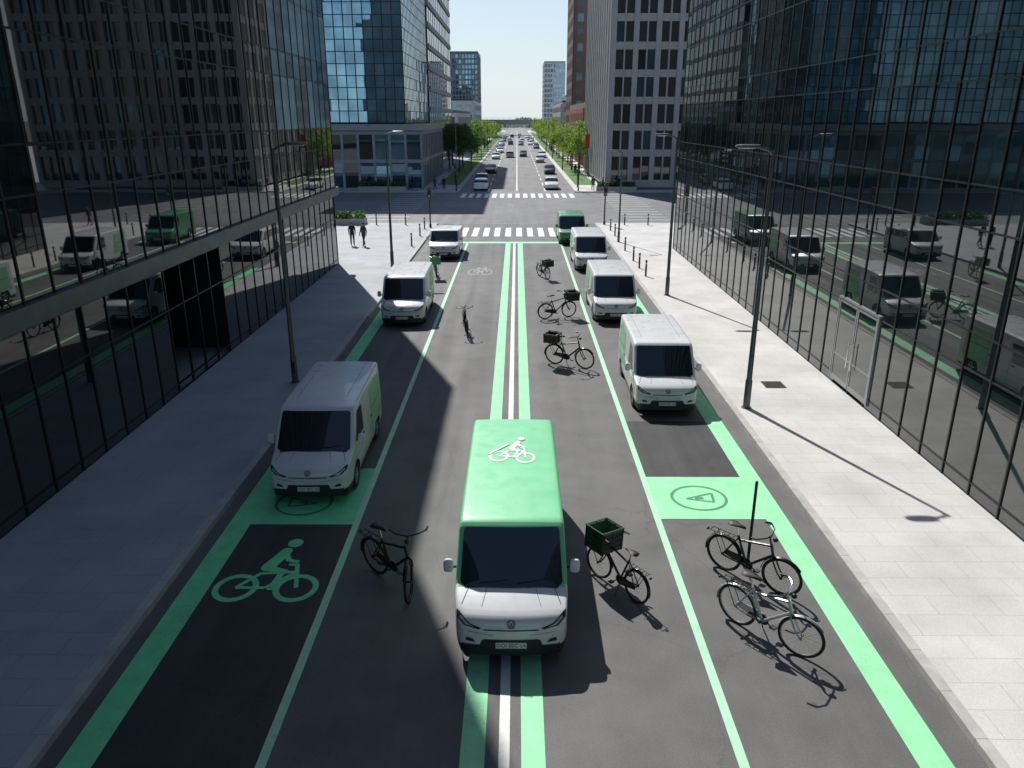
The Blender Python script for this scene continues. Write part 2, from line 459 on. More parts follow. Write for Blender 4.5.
def wheel_parts(root,x,y,r=.335,w=.2):
    sgn=1 if x>0 else -1
    b=B()
    h=w/2; c=(x-sgn*h,y,r)
    b.lathe(c,[(-h*sgn,.21),(-h*sgn,r-.03),(-(h-.03)*sgn,r),((h-.03)*sgn,r),(h*sgn,r-.03),(h*sgn,.215),((h-.03)*sgn,.21)],28)
    wh=bpy.data.objects.new('wheel',None); COL.objects.link(wh); wh.parent=root; wh.empty_display_size=.2
    b.emit('tyre',M['rubber'],wh,smooth=True)
    g=B(); g.lathe(c,[(0,.21),((h-.04)*sgn,.205),((h-.01)*sgn,.195),((h-.03)*sgn,.17),((h-.05)*sgn,.16),((h-.05)*sgn,.02)],24)
    for i in range(5):
        a=2*math.pi*i/5+.3
        d=Vector((0,math.cos(a),math.sin(a))); t=Vector((0,-math.sin(a),math.cos(a)))
        g.obox(Vector(c)+Vector(((h-.025)*sgn,0,0))+d*.095,(.012,0,0),d*.085,t*.026)
    g.lathe((c[0]+(h-.035)*sgn,y,r),[(0,.05),(.022*sgn,.045)],14)
    g.emit('rim',M['alloy'],wh,smooth=True)
    return wh

def build_van(label,L=4.95,H=2.03,scheme='white',rear_windows=False,plate='OOI SEC 1A',cat='van',name='delivery_van',grp='delivery vans on the street'):
    root=empty(name,(0,0,0),label,cat,grp)
    T=[(0,.73),(.012,.785),(.04,.84),(.10,.90),(.18,.945),(.30,.99),(.45,1.04),(.60,1.085),(.66,1.115),(1.22,1.91),(1.28,1.96),(1.38,1.995),(1.8,2.02),(2.6,H+.005),(L-.5,H+.005),(L-.08,H-.005),(L-.02,H-.03),(L,H-.09)]
    if H<1.95: T=[(a,z if z<1.2 else 1.14+(z-1.14)*(H-1.14)/(2.03-1.14)) for a,z in T]
    Wd=[(0,.79),(.012,.83),(.04,.87),(.10,.915),(.20,.943),(.45,.966),(.8,.978),(L-.4,.976),(L-.1,.965),(L-.03,.945),(L,.90)]
    wh=(.86,L-.98)
    b=loft(T,Wd,.17,L,wh,.41,.33,.050,1.0,.12,crown=.016,rr=(.05,.035))
    bv=bvh_of(b)
    mats=[M['body'],M['bodygreen'],M['plastic'],M['bodydkgreen']]
    for i,f in enumerate(b.f):
        c=sum((Vector(b.v[k]) for k in f),Vector())/len(f)
        if scheme=='greentop' and ((c.z>1.10 and c.y>.55) or (c.y>1.05 and c.z>.62)): b.m[i]=1
        if scheme=='green': b.m[i]=3
        if c.z<.30 or (c.z<.41 and c.y<.42): b.m[i]=2
    b.emit('body',mats,root,smooth=True,angle=28)
    u=B(); u.box(-.70,.70,.25,L-.15,.14,.9); u.emit('underbody',M['plastic'],root)
    hz=H/2.03
    patch(bv,'front',[(-.89,1.105),(.89,1.105),(.84,1.91*hz),(-.84,1.91*hz)],.007,'windscreen',M['carglass'],root,rad=.07,rings=10,seg=.08)
    for ax in('px','nx'):
        patch(bv,ax,[(.98,1.17),(1.98,1.15),(1.98,1.81*hz),(1.42,1.82*hz)],.006,'side_window',M['carglass'],root,rad=.06,rings=7)
        if rear_windows:
            patch(bv,ax,[(2.06,1.16),(3.0,1.16),(3.0,1.80*hz),(2.06,1.81*hz)],.006,'side_window',M['carglass'],root,rad=.06)
            patch(bv,ax,[(3.08,1.16),(L-.35,1.16),(L-.45,1.78*hz),(3.08,1.80*hz)],.006,'side_window',M['carglass'],root,rad=.06)
        elif scheme=='white':
            patch(bv,ax,[(2.75,.62),(L-.30,.62),(L-.35,1.78),(3.15,1.78)],.004,'side_graphic',M['graphic'],root,rad=.05)
    patch(bv,'top',[(-.80,.55),(.80,.55),(.84,.64),(-.84,.64)],.005,'cowl',M['plastic'],root,rad=.02,rings=4)
    for s in(-1,1):
        pts=[(s*.50,.745),(s*.68,.80),(s*.86,.925),(s*.918,.945),(s*.905,.86),(s*.78,.765),(s*.54,.715)]
        patch(bv,'front',pts,.008,'headlight',M['plastic'],root,rad=.015,rings=5)
        patch(bv,'front',[(s*.60,.752),(s*.70,.79),(s*.85,.895),(s*.87,.87),(s*.76,.785)],.012,'headlight_lens',M['lamp_glass'],root,rad=.01,rings=4)
        patch(bv,'front',[(s*.60,.46),(s*.77,.48),(s*.75,.55),(s*.64,.52)],.008,'fog_light',M['plastic'],root,rad=.02,rings=3)
        patch(bv,'front',[(s*.30,.60),(s*.72,.655),(s*.72,.668),(s*.30,.615)],.0065,'bumper_crease',M['silver'],root,rad=.004,rings=2)
    patch(bv,'front',[(-.54,.38),(.54,.38),(.48,.53),(-.48,.53)],.006,'grille',M['plastic'],root,rad=.04,rings=5)
    patch(bv,'front',[(-.46,.70),(.46,.70),(.46,.722),(-.46,.722)],.007,'grille',M['plastic'],root,rad=.01,rings=3)
    h=ray(bv,'front',0,.43); p=B(); yy=h[0].y-.016
    p.box(-.26,.26,yy-.008,yy+.008,.375,.485); pl=p.emit('number_plate',M['plate'],root)
    t=text_mesh(plate,.095); t.data.materials.append(M['ink']); t.parent=pl; t.location=(0,yy-.0105,.43); t.rotation_euler=(math.pi/2,0,0)
    h=ray(bv,'front',0,.82); n=h[1]; ex=Vector((1,0,0)); ez=n.cross(ex).normalized()
    if ez.z<0: ez=-ez
    c=h[0]+n*.012
    S=[ring2((0,0),.066,.014)]+[quadstrip(a,q,.013,1) for a,q in [((-.04,.045),(0,-.005)),((0,-.005),(.04,.045)),((-.045,.01),(-.018,-.05)),((-.018,-.05),(0,-.01)),((0,-.01),(.018,-.05)),((.018,-.05),(.045,.01))]]
    icon_obj('emblem',S,lambda x,y,i:c+ex*x+ez*y+n*(.0006*i),M['darksteel'] if scheme!='green' else M['chrome'],root)
    items=[]
    for ax in('px','nx'):
        items+= [(ax,(.93,.80),(.93,1.12),.014),(ax,(2.04,.34),(2.04,1.84*hz),.014),(ax,(1.30,.40),(2.04,.36),.010)]
        if not rear_windows: items+=[(ax,(3.2,.42),(3.2,1.82*hz),.014),(ax,(3.2,1.22),(L-.35,1.22),.022),(ax,(2.04,.36),(2.9,.36),.01)]
        items+=[(ax,(.45,.78),(L-.1,.78),.008)]
    items+=[('top',(-.84,.24),(-.74,.56),.012),('top',(.84,.24),(.74,.56),.012),('top',(-.50,.16),(-.42,.52),.007),('top',(.50,.16),(.42,.52),.007)]
    if scheme!='greentop':
        for x in(-.62,.62): items.append(('top',(x,1.8),(x,L-.3),.008))
    strips(bv,items,.0055,'panel_seam',M['plastic'],root)
    for s in(-1,1):
        for yy2 in (1.85,3.05):
            hb=B(); hb.blob((s*.985,yy2,1.06),(.022,.09,.018),.7); hb.emit('door_handle',M['plastic'],root,smooth=True)
        mb=B(); mb.path([(s*.93,1.05,1.20),(s*1.04,1.0,1.22)],.022,8,1); mb.blob((s*1.12,.97,1.27),(.09,.05,.13),.6,16,10)
        mm=mb.emit('wing_mirror',[M['body'] if scheme!='green' else M['bodydkgreen'],M['plastic']],root,smooth=True)
        g=B(); g.obox((s*1.12,1.025,1.27),(.06,0,0),(0,.002,0),(0,0,.10)); g.emit('mirror_glass',M['chrome'],mm)
    for x0,x1 in((-.55,-.05),(.10,.62)):
        wb=B(); pts=[]
        for i in range(7):
            x=x0+(x1-x0)*i/6; h=ray(bv,'front',x,1.15+.05*i/6); pts.append(h[0]+h[1]*.02)
        wb.path(pts,.008,5); wb.emit('wiper',M['plastic'],root)
    for y in wh:
        for s in(-1,1): wheel_parts(root,s*.962,y)
    for s in(-1,1):
        patch(bv,'rear',[(s*.76,.95),(s*.88,.95),(s*.86,1.4),(s*.76,1.4)],.008,'tail_light',M['red_car'],root,rad=.02,rings=4)
    patch(bv,'rear',[(-.62,1.2),(.62,1.2),(.60,1.76*hz),(-.60,1.76*hz)],.007,'rear_window',M['carglass'],root,rad=.05,rings=6)
    if scheme=='greentop':
        cy=4.2; sc=.44
        ca,sa=math.cos(math.radians(-8)),math.sin(math.radians(-8))
        def mp(x,y,i):
            x=x*sc; y=(y-.6)*sc*1.3
            X=x*ca-y*sa; Y=x*sa+y*ca
            hh=ray(bv,'top',X+.04,cy+Y); return hh[0]+Vector((0,0,.006+.0006*i))
        icon_obj('roof_emblem',rider_icon()+[quadstrip((-1.15,.1),(-.35,1.15),.12)],mp,M['plate'],root,'white bicycle and rider symbol')
    return root

def build_car(paint,wagon=False,name='car',lab='car'):
    L=4.3
    T=[(0,.55),(.04,.66),(.2,.74),(.9,.92),(1.05,.95),(1.75,1.38),(2.1,1.45),(2.9,1.46)]+([(3.8,1.40),(4.15,1.0),(L,.85)] if wagon else [(3.3,1.36),(3.85,1.02),(4.2,.95),(L,.8)])
    Wd=[(0,.62),(.05,.74),(.2,.84),(.5,.89),(3.8,.89),(4.2,.82),(L,.7)]
    b=loft(T,Wd,.22,L,(.8,L-.85),.36,.31,.30,.92,.12,step=.3)
    for i,f in enumerate(b.f):
        c=sum((Vector(b.v[k]) for k in f),Vector())/len(f)
        if .96<c.z<1.34 and 1.05<c.y<4.1: b.m[i]=1
        if c.z<.27: b.m[i]=2
    for y in(.8,L-.85):
        for s in(-1,1):
            b.lathe((s*.77,y,.31),[(-.1,.2),(-.1,.31),(.1,.31),(.1,.2),(.11*s,.05)],14,2)
            b.lathe((s*.87,y,.31),[(0,.19),(.012*s,.17)],12,3)
    b.box(-.6,.6,.3,L-.3,.16,.8,2)
    for s in(-1,1):
        b.blob((s*.62,.06,.64),(.13,.07,.05),.7,8,6,3); b.blob((s*.66,L-.1,.78),(.12,.08,.05),.7,8,6,4)
    o=b.emit(name,[paint,M['carglass'],M['plastic'],M['alloy'],M['red_car']],None,smooth=True,angle=28)
    return o

# ------------------------------------------------------------ bicycles
def build_bike(label,fm,crate=None,cratemat=None,steer=0,name='bicycle',csize=None,cpos=None):
    root=empty(name,(0,0,0),label,'bicycle','bicycles standing on the road')
    SM=Matrix.Translation((.40,0,0))@Matrix.Rotation(math.radians(steer),4,'Z')@Matrix.Translation((-.40,0,0))
    def st(o):
        if steer: o.data.transform(SM)
        return o
    RH=(-.52,0,.345);FH=(.56,0,.345)
    b=B(); BBp=(-.07,0,.29); ST=(-.27,0,.80); HT=(.335,0,.90); HB=(.385,0,.70)
    b.path([BBp,ST],.022); b.path([(-.25,0,.72),(.345,0,.86)],.021); b.path([BBp,HB],.025); b.path([HT,HB],.026)
    for s in(-1,1):
        b.path([BBp,(-.3,s*.05,.31),(-.52,s*.06,.345)],.013); b.path([(-.26,s*.015,.76),(-.52,s*.06,.345)],.012)
    b.emit('frame',fm,root,smooth=True)
    f=B()
    f.path([(.335,0,.9),(.31,0,1.0)],.017)
    for s in(-1,1): f.path([(.385,0,.70),(.40,s*.055,.64),(.50,s*.058,.42),(.56,s*.055,.345)],[.02,.016,.014,.012])
    st(f.emit('fork',fm,root,smooth=True))
    for c in (RH,FH):
        wh=B(); wh.circle_path(c,.303,.012,'y',32,6,0)
        wh.lathe((c[0],-.05,c[2]),[(0,.012),(0,.028),(.025,.018),(.075,.018),(.1,.028),(.1,.012)],10,0,'y')
        for i in range(20):
            a=2*math.pi*i/20; a2=a+(.35 if i%2 else -.35); s=.035 if i%4<2 else -.035
            wh.path([(c[0]+math.cos(a2)*.025,s,c[2]+math.sin(a2)*.025),(c[0]+math.cos(a)*.30,0,c[2]+math.sin(a)*.30)],.0016,3)
        w=wh.emit('wheel',M['alloy'] if fm is not M['bikeblack'] else M['darksteel'],root,smooth=True)
        t=B(); t.circle_path(c,.322,.024,'y',36,8); t=t.emit('tyre',M['rubber'],w,smooth=True)
        mg=B(); a0,a1=(math.radians(20),math.radians(190)) if c is RH else (math.radians(35),math.radians(175))
        vs=[];fs=[]
        for i in range(19):
            a=a0+(a1-a0)*i/18
            for s in(-.030,0,.030):
                R=.372-(.012 if s else 0); vs.append((c[0]+math.cos(a)*R,s,c[2]+math.sin(a)*R))
        for i in range(18):
            for j in(0,1): fs.append((i*3+j,i*3+j+1,i*3+j+4,i*3+j+3))
        mg.add(vs,fs); mg=mg.emit('mudguard',fm,root,smooth=True)
        if c is FH: st(w);st(t);st(mg)
    h=B(); h.path([(.31,0,1.0),(.33,0,1.06)],.015)
    h.path([(.12,-.30,1.09),(.22,-.29,1.10),(.31,-.18,1.09),(.335,0,1.06),(.31,.18,1.09),(.22,.29,1.10),(.12,.30,1.09)],.013,8)
    for s in(-1,1):
        h.path([(.10,s*.30,1.088),(.21,s*.295,1.10)],.02,8,1); h.path([(.23,s*.27,1.10),(.16,s*.25,1.07)],.006,5)
    h.blob((.40,0,1.0),(.045,.04,.04),1,10,8,1)
    st(h.emit('handlebar',[M['darksteel'] if fm is M['bikeblack'] else M['chrome'],M['plastic']],root,smooth=True))
    sd=B(); sd.path([(-.27,0,.78),(-.30,0,.96)],.015,8,1)
    vs=[];fs=[]
    prof=[(-.46,.02,.0),(-.44,.09,.03),(-.36,.10,.03),(-.27,.055,.025),(-.18,.028,.02),(-.14,.01,.0)]
    for x,w,hh in prof:
        for j in range(8):
            a=2*math.pi*j/8; vs.append((x,math.cos(a)*w,.985+math.sin(a)*(.03 if math.sin(a)>0 else .022)+hh*.4))
    for i in range(5):
        for j in range(8): fs.append((i*8+j,i*8+(j+1)%8,(i+1)*8+(j+1)%8,(i+1)*8+j))
    fs.append(tuple(range(8)));fs.append(tuple(40+j for j in range(7,-1,-1)))
    sd.add(vs,fs,0); sd.emit('saddle',[M['leather'],M['chrome']],root,smooth=True,angle=60)
    c=B(); c.lathe((-.07,.04,.29),[(0,.02),(0,.085),(.006,.085),(.006,.02)],20,0,'y')
    c.path([(-.07,-.07,.29),(-.07,.07,.29)],.015,8)
    for s in(-1,1):
        e=(-.07+s*.13,s*.075,.29-s*.11); c.path([(-.07,s*.075,.29),e],.011,6); c.obox((e[0],s*.12,e[2]),(.045,0,0),(0,.045,0),(0,0,.012),1)
    c.emit('crank',[M['darksteel'],M['plastic']],root,smooth=True)
    ch=B()
    vs=[(-.54,.045,.30),(-.50,.045,.40),(-.06,.045,.395),(-.02,.045,.33),(-.05,.045,.20),(-.12,.045,.195)]
    vs=vs+[(x,y+.012,z) for x,y,z in vs]
    ch.add(vs,[tuple(range(6)),tuple(range(11,5,-1))]+[(i,(i+1)%6,6+(i+1)%6,6+i) for i in range(6)]); ch.emit('chain_guard',fm,root)
    r=B()
    for s in(-1,1):
        r.path([(-.30,s*.06,.735),(-.80,s*.06,.735)],.008,6); r.path([(-.70,s*.06,.735),(-.52,s*.07,.36)],.007,6)
    for x in(-.35,-.45,-.55,-.65,-.78): r.path([(x,-.06,.735),(x,.06,.735)],.007,6)
    r.blob((-.86,0,.70),(.02,.04,.025),1,8,6); r.emit('luggage_rack',M['darksteel'],root,smooth=True)
    k=B(); k.path([(-.12,.05,.27),(-.16,.20,.005)],.011,6); k.emit('kickstand',M['darksteel'],root)
    if crate:
        q=B(); cx,cz=cpos or ((.66,.76) if crate=='front' else (-.58,.76))
        a,bb,hh=csize or ((.24,.25,.34) if crate=='front' else (.22,.20,.28))
        q.box(cx-a,cx+a,-bb,bb,cz,cz+.015)
        for s in(-1,1):
            for z in (0,1,2,3):
                zz=cz+.015+z*(hh-.03)/3.9
                q.box(cx-a,cx+a,s*bb-.008,s*bb+.008,zz,zz+(hh/4-.022))
                q.box(cx+s*a-.008,cx+s*a+.008,-bb+.009,bb-.009,zz,zz+(hh/4-.022))
            for t in (-1,0,1):
                q.box(cx+t*a*.97-.015,cx+t*a*.97+.015,s*bb+s*.009-.006,s*bb+s*.009+.006,cz,cz+hh)
                q.box(cx+s*a+s*.009-.006,cx+s*a+s*.009+.006,t*bb*.93-.015,t*bb*.93+.015,cz,cz+hh)
        q.box(cx-a-.02,cx+a+.02,-bb-.02,-bb+.012,cz+hh,cz+hh+.02); q.box(cx-a-.02,cx+a+.02,bb-.012,bb+.02,cz+hh,cz+hh+.02)
        q.box(cx-a-.02,cx-a+.012,-bb+.013,bb-.013,cz+hh,cz+hh+.02); q.box(cx+a-.012,cx+a+.02,-bb+.013,bb-.013,cz+hh,cz+hh+.02)
        q.emit('crate',cratemat,root)
        li=B(); A,Bb=a-.014,bb-.014
        li.box(cx-A,cx+A,-Bb,Bb,cz+.02,cz+.05)
        for s in(-1,1):
            li.box(cx-A,cx+A,s*Bb-.003,s*Bb+.003,cz+.051,cz+hh-.01); li.box(cx+s*A-.003,cx+s*A+.003,-Bb+.004,Bb-.004,cz+.051,cz+hh-.01)
        li.emit('crate_lining',M['crateblack'] if cratemat is M['crateblack'] else M['crategreen'],root)
        if crate=='front':
            sp=B()
            for s in(-1,1): sp.path([(.56,s*.06,.345),(.68,s*.15,cz)],.008,6); sp.path([(.36,s*.02,.82),(.45,s*.1,cz+.01)],.008,6)
            sp.emit('crate_support',M['darksteel'],root)
    return root

# ------------------------------------------------------------ world, sun, camera
ELEV=46
w=bpy.data.worlds.new("World"); scene.world=w; w.use_nodes=True
nt=w.node_tree; bg=nt.nodes['Background']; sky=nt.nodes.new('ShaderNodeTexSky'); sky.sky_type='NISHITA'
sky.sun_disc=False; sky.sun_elevation=math.radians(ELEV); sky.sun_rotation=math.radians(-21)
sky.altitude=0; sky.air_density=1.0; sky.dust_density=.5; sky.ozone_density=2.5
tc=nt.nodes.new('ShaderNodeTexCoord'); sx=nt.nodes.new('ShaderNodeSeparateXYZ'); nt.links.new(tc.outputs['Generated'],sx.inputs[0])
hz=mrange(nt,sx.outputs['Z'],-.02,.40,.85,.0)
nt.links.new(mixc(nt,hz,sky.outputs[0],(6.9,7.9,8.6)),bg.inputs[0]); bg.inputs[1].default_value=.105
az,el=math.radians(21),math.radians(ELEV)
sd=Vector((-math.sin(az)*math.cos(el),math.cos(az)*math.cos(el),math.sin(el)))
sl=bpy.data.lights.new('sun','SUN'); sl.energy=5.0; sl.angle=math.radians(.5); sl.color=(1,.965,.91)
so=bpy.data.objects.new('sun',sl); COL.objects.link(so); so.rotation_euler=sd.to_track_quat('Z','Y').to_euler(); so.location=(0,0,60)
cd=bpy.data.cameras.new('camera'); cam=bpy.data.objects.new('camera',cd); COL.objects.link(cam)
cam.location=CAM; cd.lens=27; cd.sensor_width=36; cam.rotation_euler=(math.radians(90)-TH,0,math.radians(.352)); cd.clip_end=6000
scene.camera=cam
scene.view_settings.view_transform='Standard'; scene.view_settings.look='None'; scene.view_settings.exposure=0

def proj(p):
    d=Vector(p)-CAM; zf=d.y*math.cos(TH)-d.z*math.sin(TH)
    if zf<.5: return None
    dn=-(d.z*math.cos(TH)+d.y*math.sin(TH))
    return (517+768*d.x/zf,384+768*dn/zf,zf)

# ------------------------------------------------------------ ground & roads
def sheet(name,x0,x1,y0,y1,z,mat,parent=None,kind='structure',label=None,cat=None):
    b=B(); b.add([(x0,y0,z),(x1,y0,z),(x1,y1,z),(x0,y1,z)],[(0,1,2,3)])
    o=b.emit(name,mat,parent)
    if parent is None: o['kind']=kind; o['label']=label or name; o['category']=cat or name
    elif label: o['label']=label
    return o
sheet('ground',-2500,2500,-300,5000,-.06,M['ground'],label='wide flat ground reaching the horizon',cat='ground')
road=sheet('road',-6.85,6.75,-40,68,0,M['asphalt'],label='grey asphalt city street with green bicycle markings',cat='road')
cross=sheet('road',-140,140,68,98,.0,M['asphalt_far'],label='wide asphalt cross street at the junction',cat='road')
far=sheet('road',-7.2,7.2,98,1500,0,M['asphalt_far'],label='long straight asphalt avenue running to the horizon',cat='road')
def mk(name,x0,x1,y0,y1,mat,z=.004,parent=road,label=None): return sheet(name,x0,x1,y0,y1,z,mat,parent,label=label)
mk('asphalt_patch',-6.05,-3.72,-10,15.45,M['asphalt_dark'],.004,label='darker resurfaced parking bay')
mk('asphalt_patch',3.34,5.76,17.95,21.8,M['asphalt_dark'],.004,label='darker resurfaced parking bay')
mk('edge_stripe',-6.55,-6.05,-10,47,M['green'],.008,label='wide green stripe beside the kerb')
mk('edge_stripe',5.76,6.26,-10,47,M['pale'],.008,label='wide pale green stripe beside the kerb')
mk('lane_line',-3.72,-3.57,-10,57,M['palewhite'],.008)
mk('lane_line',3.19,3.34,-10,57,M['palewhite'],.008)
mk('centre_line',-.81,-.45,-10,57,M['pale'],.008)
mk('centre_line',.08,.43,-10,57,M['pale'],.008)
mk('centre_line',-.25,-.09,-10,57,M['white'],.008)
mk('green_box',-6.05,-3.72,15.45,18.4,M['green'],.008)
mk('green_box',3.34,5.76,15.75,17.95,M['pale'],.008)
mk('stop_line',-6.0,6.0,57.02,57.75,M['pale'],.0085)
for i in range(15):
    x=-6.2+i*.88; mk('crossing_stripe',x,x+.46,60.5,65.5,M['white'],.008)
for i in range(15):
    x=-6.6+i*.92; sheet('crossing_stripe',x,x+.5,91.5,96.5,.004,M['white'],cross)
for sx_ in(-1,1):
    for i in range(12):
        y=70.5+i*2.2; sheet('crossing_stripe',sx_*12-2,sx_*12+2,y,y+.8,.004,M['faint'],cross)
for x in(-3.6,0,3.6):
    for i in range(60):
        y=100+i*9; sheet('lane_dash',x-.08,x+.08,y,y+(9 if x==0 else 4),.004,M['white'],far)
cx,cy=-4.93,12.95
icon_obj('bicycle_symbol',rider_icon(),lambda x,y,i:(cx+x*.93,cy+y*1.0,.0085+.0005*i),M['green'],road,'green cyclist symbol painted on dark asphalt')
icon_obj('bicycle_symbol',bike_icon(),lambda x,y,i:(-2.2+x*.75,45.8+y*2.0,.0045+.0005*i),M['faint'],road,'worn white bicycle symbol painted on the lane')
def circ(cx,cy,mat,flip=1):
    S=[ring2((0,0),.62,.07),quadstrip((-.30,-.05),(.34,.24),.06),quadstrip((-.30,-.05),(.30,-.22),.06),quadstrip((.34,.24),(.30,-.22),.06),quadstrip((-.1,-.02),(.1,-.02),.1)]
    icon_obj('circle_symbol',S,lambda x,y,i:(cx+x*1.05*flip,cy+y*1.0,.012+.0005*i),mat,road,'dark green circle with a triangle inside')
circ(4.45,16.8,M['darkgreen']); circ(-5.1,16.5,M['darkgreen'],-1)
def slab(name,x0,x1,y0,y1,mat,label,z1=.12,cat='pavement'):
    b=B(); b.box(x0,x1,y0,y1,-.05,z1); o=b.emit(name,mat); top(o,label,cat,kind='structure'); return o
slab('pavement',-140,-7.05,-40,67.8,M['paving_l'],'shade-toned grey slab pavement beside the dark glass building')
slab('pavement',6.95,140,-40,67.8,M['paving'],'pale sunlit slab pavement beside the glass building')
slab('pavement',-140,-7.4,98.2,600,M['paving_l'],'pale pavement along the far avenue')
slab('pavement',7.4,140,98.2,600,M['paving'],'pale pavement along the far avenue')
def kerb(x0,x1,y0,y1,alongy=True):
    b=B(); 
    if alongy:
        y=y0
        while y<y1: b.box(x0,x1,y,min(y+.992,y1),-.05,.135); y+=1
    else:
        x=x0
        while x<x1: b.box(x,min(x+.992,x1),y0,y1,-.05,.135); x+=1
    o=b.emit('kerb',M['kerb']); top(o,'light stone kerb along the carriageway','kerb',kind='structure')
kerb(-7.05,-6.85,-10,67.8); kerb(6.75,6.95,-10,67.8); kerb(-7.4,-7.2,98.2,300); kerb(7.2,7.4,98.2,300)
kerb(-60,-7.06,67.8,68,False); kerb(6.96,60,67.8,68,False); kerb(-60,-7.41,98,98.2,False); kerb(7.41,60,98,98.2,False)
sheet('grass',-10.8,-7.8,108,520,.14,M['grass'],label='mown grass verge beside the avenue')
sheet('grass',8.0,10.8,108,520,.14,M['grass'],label='mown grass verge beside the avenue')
g=B(); g.box(-.35,.35,-.35,.35,0,.008)
for i in range(6): g.box(-.30,.30,-.30+i*.105,-.24+i*.105,.0085,.016)
go=g.emit('drain_grate',M['iron'],loc=(8.8,24.9,.12)); top(go,'square iron drain grate set in the paving','drain grate')

# ------------------------------------------------------------ buildings
class Bld:
    def __init__(s,label,loc,cat='building',name='office_building',group=None):
        s.root=empty(name,loc,label,cat,group); s.o=Vector(loc); s.panes=[]; s.frame=B()
    def curtain(s,O,U,Nn,us,zs,pm,mv=.06,mh=.06,dv=.09,dh=.07,tilt=.0025,skip=None,fm=0,alt=None,pick=None):
        O=Vector(O);U=Vector(U);Nn=Vector(Nn);Z=Vector((0,0,1))
        for i in range(len(us)-1):
            for j in range(len(zs)-1):
                if skip and skip(us[i],zs[j]): continue
                t1,t2=random.gauss(0,tilt),random.gauss(0,tilt)
                du=(us[i+1]-us[i])/2; dz=(zs[j+1]-zs[j])/2
                c=O+U*(us[i]+du)+Z*(zs[j]+dz)
                q=[]
                for a,b2 in((-1,-1),(1,-1),(1,1),(-1,1)):
                    q.append(c+U*a*(du-.01)+Z*b2*(dz-.01)+Nn*(a*du*math.tan(t1)+b2*dz*math.tan(t2)))
                if U.cross(Z).dot(Nn)<0: q=q[::-1]
                pr=proj(c); imp=0
                if pr and -60<pr[0]<1084 and -60<pr[1]<828: imp=4*du*dz/pr[2]**2
                pl=(pick(us[i],zs[j]) if pick else None) or pm
                s.panes.append((imp,q,random.choice(pl)))
        a,b2=us[0],us[-1]
        for k,u in enumerate(us):
            ww=mv if not(alt and k%2) else alt
            s.frame.obox(O+U*u+Z*((zs[0]+zs[-1])/2)+Nn*(dv/2-.025-(.05 if (alt and k%2) else 0)),U*ww/2,Nn*(dv/2+.025),Z*((zs[-1]-zs[0])/2),fm)
        for z in zs: s.frame.obox(O+U*((a+b2)/2)+Z*z+Nn*(dh/2-.025),U*((b2-a)/2),Nn*(dh/2+.025),Z*mh/2,fm)
    def finish(s,framemats,fname='facade_frame',limit=100):
        s.panes.sort(key=lambda t:-t[0])
        for imp,q,m in s.panes[:limit]:
            if imp<=0: break
            c=sum(q,Vector())/4; b=B(); b.add([p-c for p in q],[(0,1,2,3)])
            b.emit('window',m,s.root,loc=c-s.o)
        rest=[p for p in s.panes[:limit] if p[0]<=0]+s.panes[limit:]
        if rest:
            ms=list({m.name:m for _,_,m in rest}.values()); b=B()
            for _,q,m in rest: b.add([p-s.o for p in q],[(0,1,2,3)],[x.name for x in ms].index(m.name))
            o=b.emit('window',ms,s.root); o['kind']='stuff'; o['label']='remaining panes of the facade'
        s.frame.v=[tuple(Vector(v)-s.o) for v in s.frame.v]
        s.frame.emit(fname,framemats,s.root)
    def core(s,x0,x1,y0,y1,z0,z1,mat,name='wall',inset=.12):
        b=B(); b.box(x0-s.o.x,x1-s.o.x,y0-s.o.y,y1-s.o.y,z0,z1); return b.emit(name,mat,s.root)
def rng(a,b,n): return [a+(b-a)*i/n for i in range(n+1)]
DK=[M['gl0'],M['gl0'],M['gl0'],M['gl1'],M['gl1'],M['gl2']]
ST_=[M['gm0'],M['gm0'],M['gm1']]
TM=dict(mv=.05,mh=.045,dv=.03,dh=.02,tilt=.0008)
R=Bld('tall dark glass office block with black mullions over the pavement',(14,12,.12))
zs=[.12,.45,3.0,3.9]; z=3.9
while z<33: zs+= [z+2.35,z+3.35]; z+=3.35
us=rng(-30,54,70)
R.curtain((10.95,0,0),(0,1,0),(-1,0,0),us,zs,DK,skip=lambda u,z:22.3<u<25.0 and z<2.9,pick=lambda u,z:ST_ if z<7 else None,**TM)
R.core(11.1,40,-30,53.9,.12,33.6,M['core'])
R.core(11.1,40.05,-30.05,53.95,33.6,34.4,M['fascia'],'parapet')
for k,(a,b2) in enumerate(((22.56,24.0),(24.0,25.44))):
    dd=B(); o=R.o
    x=10.92
    dd.box(x-.02-o.x,x+.02-o.x,a+.02-o.y,a+.10-o.y,.14,2.9); dd.box(x-.02-o.x,x+.02-o.x,b2-.10-o.y,b2-.02-o.y,.14,2.9)
    dd.box(x-.018-o.x,x+.018-o.x,a+.10-o.y,b2-.10-o.y,.14,.30); dd.box(x-.018-o.x,x+.018-o.x,a+.10-o.y,b2-.10-o.y,2.82,2.9)
    dd.box(x-.016-o.x,x+.016-o.x,a+.10-o.y,b2-.10-o.y,1.02,1.07)
    dd.box(x-.005-o.x,x+.005-o.x,a+.09-o.y,b2-.09-o.y,.28,2.84,1)
    do=dd.emit('door',[M['doorsteel'],M['gm1']],R.root)
    hh=B(); yy=(b2-.16 if k==0 else a+.16)-o.y; hh.path([(x-.09-o.x,yy,.85),(x-.09-o.x,yy,1.75)],.018,8)
    for zz in(.95,1.65): hh.path([(x-.09-o.x,yy,zz),(x-.02-o.x,yy,zz)],.01,6)
    hh.emit('handle',M['chrome'],do,smooth=True)
fr=B(); o=R.o
for y in(22.53,25.47): fr.box(10.89-o.x,10.97-o.x,y-.03-o.y,y+.03-o.y,.12,3.0)
